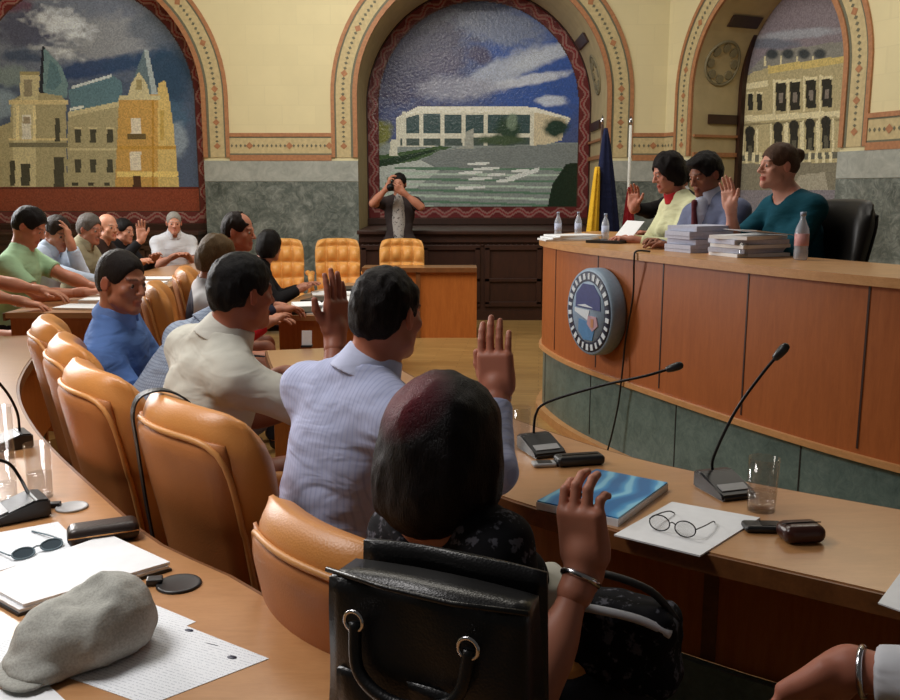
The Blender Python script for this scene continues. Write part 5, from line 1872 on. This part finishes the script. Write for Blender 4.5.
# --- the desk on the rostrum side
t = NT('blue_cover', .3, .5)
co = t.co(rot=(0, 0, .5))
wv = t.n('ShaderNodeTexWave', Scale=4.0); wv.inputs['Distortion'].default_value = 6.0; t.l(co, wv.inputs['Vector'])
M['blue_cover'] = t.base(t.ramp(wv.outputs['Fac'], [(.2, srgb(24, 108, 168)), (.8, srgb(60, 150, 204)), (.97, srgb(130, 196, 226))]))
q0 = pq([(536, 509), (596, 476), (668, 490), (618, 527)])
root = thing('brochure', 'glossy blue brochure on a white paper pile beside the raised fist', 'brochure', tuple((q0[0] + q0[2]) / 2))
c_ = (q0[0] + q0[2]) / 2
for nm, z0_, z1_, mt, inset in (('pages', 0, .020, M['paper'], 1.0), ('cover', .0202, .0235, M['blue_cover'], .985)):
    bm = BM(); prism(bm, [tuple((p - c_)[:2] * inset) for p in q0], z0_, z1_)
    obj(nm, bm, mt, root)
sheet('document', 'white papers lying under the wire spectacles', 'document', pq([(614, 536), (672, 503), (760, 519), (700, 557)]), .004, M['paper'])
sheet('document', 'white paper sheet at the frame edge of the rostrum side desk', 'document', pq([(878, 604), (903, 570), (975, 592), (950, 630)]), .003, M['paper'])
# spectacles
g0, g1 = gnd(660, 531, DESK_H + .004), gnd(684, 537, DESK_H + .004)
root = thing('spectacles', 'thin wire spectacles standing open on white papers', 'spectacles', tuple((g0 + g1) / 2))
c_ = (g0 + g1) / 2
ax = NRM(g1 - g0); bk = np.array([-ax[1], ax[0], 0])
for sgn, nm in ((-1, 'lens'), (1, 'lens')):
    lc = ax * sgn * .034 + np.array([0, 0, .021])
    pts = [lc + ax * .027 * math.cos(a) + np.array([0, 0, .0185 * math.sin(a)]) + bk * .004 * math.sin(a) for a in [2 * math.pi * i / 26 for i in range(26)]]
    bm = BM(); tube(bm, pts, .0016, 6, closed=True)
    obj('rim', bm, M['black_metal'], root)
    bm = BM(); fv = [bm.verts.new(p) for p in pts]; bm.faces.new(fv)
    bmesh.ops.solidify(bm, geom=list(bm.faces), thickness=.0012)
    obj('lens', bm, M['glass'], root)
    bm = BM(); tube(bm, smooth_line([ax * sgn * .061 + (0, 0, .026), ax * sgn * .064 + bk * .05 + (0, 0, .022), ax * sgn * .060 + bk * .11 + (0, 0, .014), ax * sgn * .055 + bk * .135 + (0, 0, .002)], 5), .0017, 6)
    obj('temple', bm, M['black_metal'], root)
bm = BM(); tube(bm, smooth_line([-ax * .008 + (0, 0, .026), (0, 0, .030), ax * .008 + (0, 0, .026)], 4), .0015, 6)
obj('bridge', bm, M['black_metal'], root)

def slab_thing(name, label, cat, c, size, yaw, mat, rad=.01, group=None):
    s = Soft()
    c = np.array(c)
    A = np.array(Matrix.Rotation(yaw, 3, 'Z'))
    s.rbox((0, 0, size[2] / 2), np.array(size) / 2, A, rad)
    v, f = s.mesh(max(.0022, min(size) * .12), relax=1)
    v[:, 2] = np.maximum(v[:, 2], 0)
    o = raw_mesh(name, v, f, mat, None, tuple(c))
    return tag(o, label, cat, group)
M['brown_leather'] = leather('brown_case_leather', srgb(58, 30, 24), .3)
M['dark_brown'] = leather('dark_brown_case', srgb(44, 34, 30), .35)
o = slab_thing('mobile_phone', 'small dark oval mobile phone between the spectacles and the brown case', 'phone', gnd(763, 530), (.10, .055, .018), -.05, M['black'], .009)
bm = BM(); box(bm, (.012, 0, .0183), (.04, .034, .002), rz=-.05, bev=.0005); obj('screen', bm, M['screen'] if 'screen' in M else M['black_metal'], o)
o = slab_thing('pouch', 'glossy brown leather pouch beside the oval phone', 'pouch', gnd(800, 540), (.105, .075, .045), .10, M['brown_leather'], .020)
bm = BM(); tube(bm, [(-.05, -.01, .045), (-.02, -.005, .0465), (.02, 0, .0465), (.05, .006, .044)], .0015, 6); obj('seam', bm, M['black'], o)
o = slab_thing('mobile_phone', 'black mobile phone case lying on the desk below the low microphone', 'phone', gnd(579, 464), (.155, .06, .032), .22, M['black'], .012)
bm = BM(); box(bm, (0, 0, .0325), (.12, .012, .002), rz=.22, bev=.0005); obj('clip', bm, M['black_metal'], o)
o = slab_thing('mobile_phone', 'small grey mobile phone next to the black phone case', 'phone', gnd(544, 466), (.075, .042, .014), .15, M['grey_plastic'], .006)
bm = BM(); box(bm, (0, 0, .0145), (.045, .03, .0015), rz=.15); obj('screen', bm, M['black'], o)
root = thing('card_stand', 'small black and white card stand below the raised dark hand', 'stand', tuple(gnd(307, 347)))
bm = BM(); box(bm, (0, 0, .006), (.06, .05, .012), bev=.002); obj('base', bm, M['black'], root)
bm = BM(); box(bm, (0, .004, .05), (.055, .006, .08), rx=-.2, bev=.001); obj('card', bm, M['paper'], root)

# --- the foreground desk
sheet('document', 'printed sheet with small logos under the front of the grey cap', 'document', pq([(150, 612), (269, 659), (148, 706), (18, 660)]), .0012, M['print1'])
sheet('document', 'printed sheet under the back of the grey cap', 'document', pq([(-30, 652), (138, 598), (196, 622), (40, 690)]), .0008, M['print2'])
o = [x for x in COL.objects if x.get('label', '').startswith('printed sheet with small logos')][0]
for (x, y, w1, w2) in ((189, 631, .020, .010), (232, 658, .020, .012), (212, 645, .03, .002)):
    p_ = gnd(x, y) - np.array(o.location)
    bm = BM(); lathe(bm, [(0, .0014), (w1 / 2, .0014), (w1 / 2, .0017), (0, .0017)], 14, close=False)
    bmesh.ops.scale(bm, vec=(1, w2 / w1, 1), verts=bm.verts); bmesh.ops.rotate(bm, cent=(0, 0, 0), matrix=Matrix.Rotation(-.4, 3, 'Z'), verts=bm.verts)
    bmesh.ops.translate(bm, vec=(p_[0], p_[1], 0), verts=bm.verts)
    obj('printed_mark', bm, M['ink'] if 'ink' in M else M['emblem_dark'], o)
sheet('document', 'blank white sheet at the front corner of the foreground desk', 'document', pq([(-20, 694), (46, 684), (80, 715), (-10, 740)]), .003, M['paper'])
q0 = pq([(-30, 590), (108, 541), (172, 571), (18, 617)])
root = thing('folder', 'black folder with white pages, behind the grey flat cap', 'folder', tuple((q0[0] + q0[2]) / 2))
c_ = (q0[0] + q0[2]) / 2
bm = BM(); prism(bm, [tuple((p - c_)[:2]) for p in q0], 0, .006); obj('cover', bm, M['black'], root)
for k, zz in enumerate((.0062, .0135)):
    bm = BM(); prism(bm, [tuple((p - c_)[:2] * (.97 - .015 * k) + np.array((.004 * k, .006 * k))) for p in q0], zz, zz + .007); obj('pages', bm, M['paper'], root)
sheet('document', 'white sheet under the folded sunglasses', 'document', pq([(-30, 538), (58, 522), (82, 546), (-20, 577)]), .001, M['print2'])
# sunglasses
g0, g1 = gnd(18, 556, DESK_H + .001), gnd(50, 546, DESK_H + .001)
c_ = (g0 + g1) / 2
root = thing('sunglasses', 'grey blue framed sunglasses on a white sheet at the foreground desk', 'sunglasses', tuple(c_))
ax = NRM(g1 - g0); bk = np.array([-ax[1], ax[0], 0])
M['grey_blue'] = plain('grey_blue_frame', srgb(92, 112, 122), .35, var=.08)
M['smoke'] = plain('smoked_lens', srgb(60, 72, 80), .15, var=.05)
for sgn in (-1, 1):
    pts = [ax * (sgn * .034 + .026 * math.cos(a)) + bk * (-.018 + .014 * math.sin(a)) + np.array([0, 0, .010 + .008 * math.sin(a)]) for a in [2 * math.pi * i / 22 for i in range(22)]]
    bm = BM(); tube(bm, pts, .0022, 6, closed=True); rm_ = obj('rim', bm, M['grey_blue'], root)
    bm = BM(); bm.faces.new([bm.verts.new(p) for p in pts]); obj('lens', bm, M['smoke'], rm_)
    bm = BM(); tube(bm, smooth_line([ax * sgn * .062 + bk * -.012 + (0, 0, .012), ax * sgn * .062 + bk * .05 + (0, 0, .008), ax * sgn * .055 + bk * .12 + (0, 0, .003)], 5), .0022, 6); obj('temple', bm, M['grey_blue'], root)
bm = BM(); tube(bm, [ax * -.009 + bk * -.014 + (0, 0, .014), bk * -.014 + (0, 0, .016), ax * .009 + bk * -.014 + (0, 0, .014)], .002, 6); obj('bridge', bm, M['grey_blue'], root)
o = slab_thing('glasses_case', 'dark brown glasses case lying behind the white folder', 'case', gnd(104, 540), (.165, .075, .046), .42, M['dark_brown'], .018)
bm = BM(); tube(bm, [Matrix.Rotation(.42, 3, 'Z') @ Vector(p) for p in ((-.08, -.036, .026), (0, -.0385, .027), (.08, -.036, .026))], .0016, 6); obj('seam', bm, M['tan_pipe'], o)
def disc(label, c, r, mat, tab):
    root = thing('cable_cover', label, 'disc', tuple(c))
    bm = BM(); lathe(bm, [(0, 0), (r, 0), (r * 1.0, .004), (r * .94, .0065), (r * .86, .0055), (0, .0055)], 36, close=False); obj('lid', bm, mat, root)
    bm = BM(); box(bm, (-r * 1.12, r * .1, .008), (r * .7, r * .55, .014), rz=.2, bev=.003); obj('clip', bm, tab, root)
disc('flat black round cover on the desk beside the white folder', gnd(179, 585), .048, M['black'], M['black'])
disc('flat silver round cover on the desk behind the glasses case', gnd(72, 508), .042, M['grey_plastic'], M['black'])
# the flat cap
hc = gnd(90, 655, DESK_H + .003)
t = NT('grey_tweed', .95, .1)
co = t.co()
f1 = t.noise(co, 240, 2); f2 = t.noise(co, 16, 4)
t.bump(f1, .25, .003)
M['tweed'] = t.base(t.mix(.5, t.ramp(f1, [(.3, srgb(138, 138, 132)), (.7, srgb(182, 182, 174))]), t.ramp(f2, [(.3, srgb(146, 146, 140)), (.7, srgb(172, 172, 166))])))
hx = NRM(np.array([.86, .50, 0])); hy = np.array([-hx[1], hx[0], 0])
HA = np.stack([hx, hy, np.array([0, 0, 1.0])], 1)
hp = lambda x, y, z: HA @ np.array((x, y, z))
s = Soft()
s.ell(hp(0, .02, .036), (.120, .098, .056), HA, k=.03)
s.ell(hp(.048, .03, .072), (.066, .076, .056), HA, k=.035)
s.ell(hp(-.02, .02, .052), (.078, .080, .046), HA, k=.03)
s.ell(hp(-.085, -.005, .016), (.058, .080, .020), HA, k=.02)
s.ell(hp(-.005, .01, .128), (.035, .060, .026), HA, k=.03, mode='sub')
s.plane((0, 0, 0), (0, 0, -1))
cv = s.mesh(.004, amp=.0035, freq=26, relax=1)
root = raw_mesh('flat_cap', cv[0], cv[1], M['tweed'], None, tuple(hc))
tag(root, 'soft grey tweed flat cap lying on printed sheets', 'cap')
s = Soft(); s.ell(hp(-.108, -.018, .010), (.050, .078, .009), HA, k=.01); s.plane((0, 0, 0), (0, 0, -1))
cv = s.mesh(.004); raw_mesh('peak', cv[0], cv[1], M['tweed'], root)
# black handbag standing on the desk edge
hb = np.array([-.024, 1.158, DESK_H])
tx = NRM(np.array([.87, -.42, 0])); ty = np.array([-tx[1], tx[0], 0])
BA = np.stack([tx, ty, np.array([0, 0, 1.0])], 1)
bp = lambda x, y, z: Vector(BA @ np.array((x, y, z)))
root = thing('handbag', 'large black leather handbag standing against the chair of the maroon haired woman', 'handbag', tuple(hb))
def bag_sheet(name, W0, W1, H0, H1, y0, y1, bulge, mat, parent, n=14):
    bm = BM()
    def fn(u, v):
        vv = (v + 1) / 2
        x = u * (W0 + (W1 - W0) * vv) / 2
        return bp(x, (y0 + y1) / 2, H0 + (H1 - H0) * vv - .006 * (u * u) * vv), bp(0, -1, 0), ((y1 - y0) / 2 + bulge * (1 - u ** 4) * math.sin(math.pi * min(1, vv * .9 + .1)) + .004 * math.sin(u * 5 + vv * 7), (y1 - y0) / 2 * (1 - .5 * vv))
    sheet_solid(bm, fn, n, n, .02)
    return obj(name, bm, mat, parent)
bag_sheet('body', .315, .285, 0, .315, -.035, .055, .022, M['black_leather_deep'], root)
bag_sheet('front_pocket', .25, .245, .03, .19, -.052, -.034, .012, M['black_leather_deep'], root)
bag_sheet('back_panel', .30, .285, .01, .335, .058, .070, .002, M['black_leather_deep'], root)
bm = BM(); tube(bm, [bp(-.152, -.03, .315), bp(-.05, -.042, .312), (bp(.05, -.044, .311)), bp(.152, -.03, .313)], .004, 8); obj('rim_piping', bm, M['black_leather_deep'], root)
for y_, hgt in ((-.064, .02), (.082, .06)):
    bm = BM(); tube(bm, smooth_line([bp(-.085, y_, .265), bp(-.075, y_ - .012, .265 - .06), bp(-.03, y_ - .022, .20 - hgt), bp(.03, y_ - .022, .20 - hgt), bp(.075, y_ - .012, .265 - .06), bp(.085, y_, .265)], 6), .009, 10)
    hd = obj('handle', bm, M['black_leather_deep'], root)
    for sg in (-1, 1):
        bm = BM(); tube(bm, [bp(sg * .085 + .014 * math.cos(a), y_ - .004 + (.0), .268 + .014 * math.sin(a)) for a in [2 * math.pi * i / 18 for i in range(18)]], .003, 6, closed=True); obj('ring', bm, M['chrome'], hd)
slab_thing('tissue_pack', 'small white tissue pack at the foot of the black handbag', 'tissues', (-.222, 1.235, DESK_H), (.05, .03, .02), -.5, M['paper'], .006)
# shoulder bag on the lap of the woman
lb = adw(622, 640, 1.86)
root = thing('shoulder_bag', 'black shoulder bag with a pale trim on the lap behind the raised fist', 'bag', tuple(lb))
s = Soft(); Az = np.array(Matrix.Rotation(-.5, 3, 'Z'))
s.rbox((0, 0, 0), (.12, .055, .095), Az, .035)
cv = s.mesh(.006, amp=.006, freq=20); raw_mesh('body', cv[0], cv[1], M['black_top'], root)
bm = BM(); tube(bm, smooth_line([Az @ np.array(p) for p in ((-.11, -.045, .07), (-.05, -.062, .085), (.05, -.062, .085), (.11, -.045, .06))], 5), .009, 8); obj('trim', bm, M['white_shirt'], root)
bm = BM(); tube(bm, smooth_line([Az @ np.array(p) for p in ((-.11, 0, .08), (-.12, -.02, .13), (-.04, -.03, .15), (.06, -.02, .13), (.11, 0, .07))], 5), .008, 8); obj('strap', bm, M['black_leather'], root)
slab_thing('scarf', 'folded pale grey scarf on the lap between the fist and the black handbag', 'scarf', adw(548, 602, 1.80), (.10, .14, .06), .3, M['polo'], .02)

# strap over the strapped chair
ch = strap_chair
Mx = Matrix.Translation(ch.location) @ Matrix.Rotation(ch.rotation_euler.z, 4, 'Z')
bm = BM()
path = smooth_line([(-.01, -.228, .975), (-.04, -.262, 1.035), (-.09, -.302, 1.058), (-.14, -.342, 1.040), (-.165, -.356, .99), (-.175, -.346, .90), (-.185, -.325, .72), (-.195, -.295, .5), (-.20, -.285, .30)], 6)
A_, B_ = [], []
for i, p in enumerate(path):
    p = Vector(p); d = Vector(path[min(i + 1, len(path) - 1)]) - Vector(path[max(i - 1, 0)])
    sd = Vector((1, -.15, 0)).cross(d).normalized(); wd = d.cross(sd).normalized()
    A_.append([bm.verts.new(Mx @ (p + wd * .014 + sd * o)) for o in (-.0025, .0025)]); B_.append([bm.verts.new(Mx @ (p - wd * .014 + sd * o)) for o in (-.0025, .0025)])
for i in range(len(path) - 1):
    for q in ((A_[i][0], A_[i + 1][0], B_[i + 1][0], B_[i][0]), (A_[i][1], B_[i][1], B_[i + 1][1], A_[i + 1][1]), (A_[i][0], A_[i][1], A_[i + 1][1], A_[i + 1][0]), (B_[i][0], B_[i + 1][0], B_[i + 1][1], B_[i][1])):
        bm.faces.new(q)
tag(obj('bag_strap', bm, M['black_leather']), 'black bag strap hanging over the back of a tan chair', 'strap')

# ------------------------------------------------------------------ on the rostrum
TOPZ = ROS_H
M['bottle'] = plain('bottle_plastic', srgb(206, 216, 232), .12, .5, var=.04)
M['bottle'].node_tree.nodes['Principled BSDF'].inputs['Alpha'].default_value = .5
M['label_blue'] = plain('bottle_label', srgb(176, 186, 214), .5, var=.08)
M['label_pink'] = plain('bottle_label_rose', srgb(206, 150, 150), .5, var=.08)
M['cap_blue'] = plain('bottle_cap', srgb(150, 164, 190), .4, var=.05)
def bottle(label, x, y, h, lab, group):
    root = thing('water_bottle', label, 'bottle', (x, y, TOPZ), group=group)
    r = h * .145
    bm = BM(); lathe(bm, [(0, .003), (r * .8, 0), (r, h * .04), (r, h * .2), (r * .93, h * .24), (r, h * .28), (r, h * .58), (r * .9, h * .66), (r * .5, h * .80), (r * .36, h * .86), (r * .36, h * .93), (0, h * .93)], 20, close=False); obj('body', bm, M['bottle'], root)
    bm = BM(); lathe(bm, [(r * 1.012, h * .30), (r * 1.012, h * .55), (r * .98, h * .55), (r * .98, h * .30)], 20, close=False); obj('label', bm, lab, root)
    bm = BM(); lathe(bm, [(0, h * .92), (r * .42, h * .92), (r * .42, h), (0, h)], 16, close=False); obj('cap', bm, M['cap_blue'], root)
GB = 'water bottles on the rostrum'
bottle('clear water bottle standing nearest the end of the rostrum counter', .80, 6.72, .185, M['label_blue'], GB)
bottle('clear water bottle between the rostrum end bottle and the flag', .955, 6.76, .185, M['label_blue'], GB)
bottle('clear water bottle beside the tilted sheet of paper', 1.075, 6.28, .185, M['label_blue'], GB)
bottle('larger water bottle with rose label in front of the woman in teal', 1.74, 4.48, .235, M['label_pink'], GB)
tumbler('clear drinking glass in front of the papers by the woman in teal', (1.50, 4.62, TOPZ), .075, .026)
def doc(label, x, y, z, w_, l_, h_, yaw, mat=None, group=None, tilt=0.0, name='document', cat='document'):
    bm = BM(); box(bm, (0, 0, h_ / 2), (w_, l_, h_))
    o = obj(name, bm, mat or M['paper'], None, (x, y, z), (tilt, 0, yaw))
    return tag(o, label, cat, group)
M['paper_blue'] = plain('bluish_paper', srgb(190, 196, 216), .7, .2, var=.06, scale=60)
rnd = random.Random(4)
ORD = ['lowest', 'second lowest', 'third lowest', 'fourth lowest', 'fifth lowest', 'topmost']
NEAR = ['nearest', 'second nearest', 'third nearest', 'fourth nearest', 'fifth nearest', 'sixth nearest', 'seventh nearest', 'eighth nearest', 'ninth nearest']
GD = 'papers piled at the rostrum end'
for k in range(3):
    doc(['lowest', 'middle', 'topmost'][k] + ' of the white papers jutting over the end of the rostrum counter', .80 + .03 * k, 6.28 + .02 * k, TOPZ + .001 + .013 * k, .34, .24, .011, .15 + .12 * k, group=GD)
doc('dark folder on the rostrum counter beside the tilted sheet', 1.05, 5.98, TOPZ + .001, .24, .2, .018, -.6, M['black'], name='folder', cat='folder')
doc('tilted white sheet held up before the woman in the lime blouse', 1.155, 6.05, TOPZ + .03, .21, .29, .002, -1.2, tilt=.85)
GP = 'documents stacked before the officials'
z = TOPZ + .001
for k in range(6):
    h_ = .017 + .006 * (k % 3)
    doc(ORD[k] + ' thick paper bundle in the pile before the man in the suit', 1.41 + rnd.uniform(-.01, .01), 5.12 + rnd.uniform(-.01, .01), z, .22, .30, h_, -1.1 + rnd.uniform(-.12, .12), M['paper_blue'], GP)
    z += h_ + .0015
z = TOPZ + .001
for k in range(5):
    h_ = .018 + .006 * (k % 2)
    doc((ORD[k] if k < 4 else 'topmost') + ' loose paper bundle in the pile before the teal dress', 1.57 + rnd.uniform(-.015, .015), 4.78 + rnd.uniform(-.015, .015), z, .24, .33, h_, -1.15 + rnd.uniform(-.2, .2), M['paper_blue'] if k % 2 else M['paper'], 'loose papers before the woman in teal')
    z += h_ + .0015
doc('open white sheet sliding off the pile before the woman in teal', 1.60, 4.70, z + .016, .21, .30, .002, -1.0, tilt=-.10)
# flags behind the rostrum
def flag(label, x, y, top, cols, pole_mat, spread):
    root = thing('flag', label, 'flag', (x, y, 0))
    bm = BM(); lathe(bm, [(0, 0), (.16, 0), (.16, .03), (.05, .06), (.02, .09), (0, .09)], 24, close=False); obj('stand', bm, M['dark_wood'], root)
    bm = BM(); tube(bm, [(0, 0, .08), (0, 0, top * .5), (0, 0, top)], .014, 10); obj('pole', bm, pole_mat, root)
    bm = BM(); lathe(bm, [(0, top + .09), (.02, top + .04), (.012, top), (0, top)], 12, close=False); obj('finial', bm, M['chrome'], root)
    for k, (m, x0, w0, w1, z0_, z1_) in enumerate(cols):
        bm = BM(); nz, na = 16, 30
        rows = []
        for i in range(nz + 1):
            v = i / nz
            z_ = z1_ + (z0_ - z1_) * v
            wd = w0 + (w1 - w0) * v ** .8
            rows.append([bm.verts.new((x0 * (.5 + .5 * v) + wd * math.cos(a) * (1 + .16 * math.cos(a * 5 + k)), -.04 - .07 * k + .10 * (wd + .03) / (w1 + .03) * math.sin(a) * (1 + .2 * math.cos(a * 6)), z_)) for a in [2 * math.pi * j / na for j in range(na)]])
        for A, B in zip(rows[:-1], rows[1:]):
            for j in range(na):
                f_ = bm.faces.new((A[j], A[(j + 1) % na], B[(j + 1) % na], B[j])); f_.smooth = True
        bm.faces.new(rows[0]); bm.faces.new(rows[-1])
        obj('cloth', bm, m, root)
M['flag_navy'] = fabric('navy_flag', srgb(30, 36, 66), fold=.3)
M['flag_yellow'] = fabric('yellow_flag', srgb(214, 170, 48), fold=.3)
M['flag_red'] = fabric('red_flag', srgb(150, 36, 44), fold=.3)
M['white_pole'] = plain('white_pole', srgb(206, 204, 196), .4, var=.04)
flag('navy flag with a yellow fold draped on its pole behind the rostrum', 1.40, 8.5, 2.18, [(M['flag_navy'], .05, .015, .165, .75, 2.15), (M['flag_yellow'], -.11, .02, .07, .80, 1.80)], M['dark_wood'], 1)
flag('dark red flag furled on a white pole behind the raised hand', 1.67, 8.55, 2.18, [(M['flag_red'], .0, .012, .10, .7, 1.62)], M['white_pole'], 1)
# ------------------------------------------------------------------ papers on the far desks
GF = 'papers scattered on the far desk below the tufted chairs'
zt = DESK_H + .001
for k, (x, y, a, hh, dk) in enumerate([(-1.02, 6.30, .1, .02, 1), (-.86, 6.28, -.2, .012, 0), (-1.05, 6.62, .3, .02, 0), (-.84, 6.60, .0, .03, 0), (-1.0, 6.95, -.3, .02, 1), (-.80, 6.98, .2, .02, 0), (-1.02, 7.3, .2, .025, 0), (-.82, 7.32, -.1, .02, 0), (-.90, 7.65, .4, .03, 1)]):
    if dk:
        doc(['dark folder at the near end of the far desk below the tufted chairs', 'dark folder midway along the far desk below the tufted chairs', 'dark folder at the far end of the desk below the tufted chairs'][(0, 4, 8).index(k)], x, y, zt, .22, .28, hh, a, M['black'], 'dark folders on the far desk', name='folder', cat='folder')
    else:
        doc(NEAR[k - 1 if k < 4 else k - 2] + ' white papers on the far desk below the tufted chairs', x, y, zt, .21, .29, hh, a, None, GF)
GT = 'papers on the far table of the man in mint'
zt = STEP + .75 + .001
for k, (x, y, a, hh) in enumerate([(-2.32, 5.68, 1.45, .012), (-2.30, 6.02, 1.6, .02), (-2.36, 6.36, 1.5, .02), (-2.40, 6.72, 1.4, .015), (-2.42, 7.1, 1.6, .02), (-2.46, 7.5, 1.5, .02)]):
    doc(NEAR[k] + ' white papers on the far table of the man in mint', x, y, zt, .21, .32, hh, a, None, GT)
# photographer's camera
cp = adw(391, 187, 10.44)
root = thing('photo_camera', 'black camera held to the face of the standing photographer', 'camera', tuple(cp))
bm = BM(); box(bm, (0, 0, 0), (.135, .06, .095), bev=.01); box(bm, (0, .0, .055), (.06, .05, .03), bev=.008); obj('body', bm, M['black'], root)
bm = BM(); tube(bm, [(0, -.03, 0), (0, -.10, -.002), (0, -.13, -.004)], [.038, .040, .042], 18); obj('lens', bm, M['black_metal'], root)
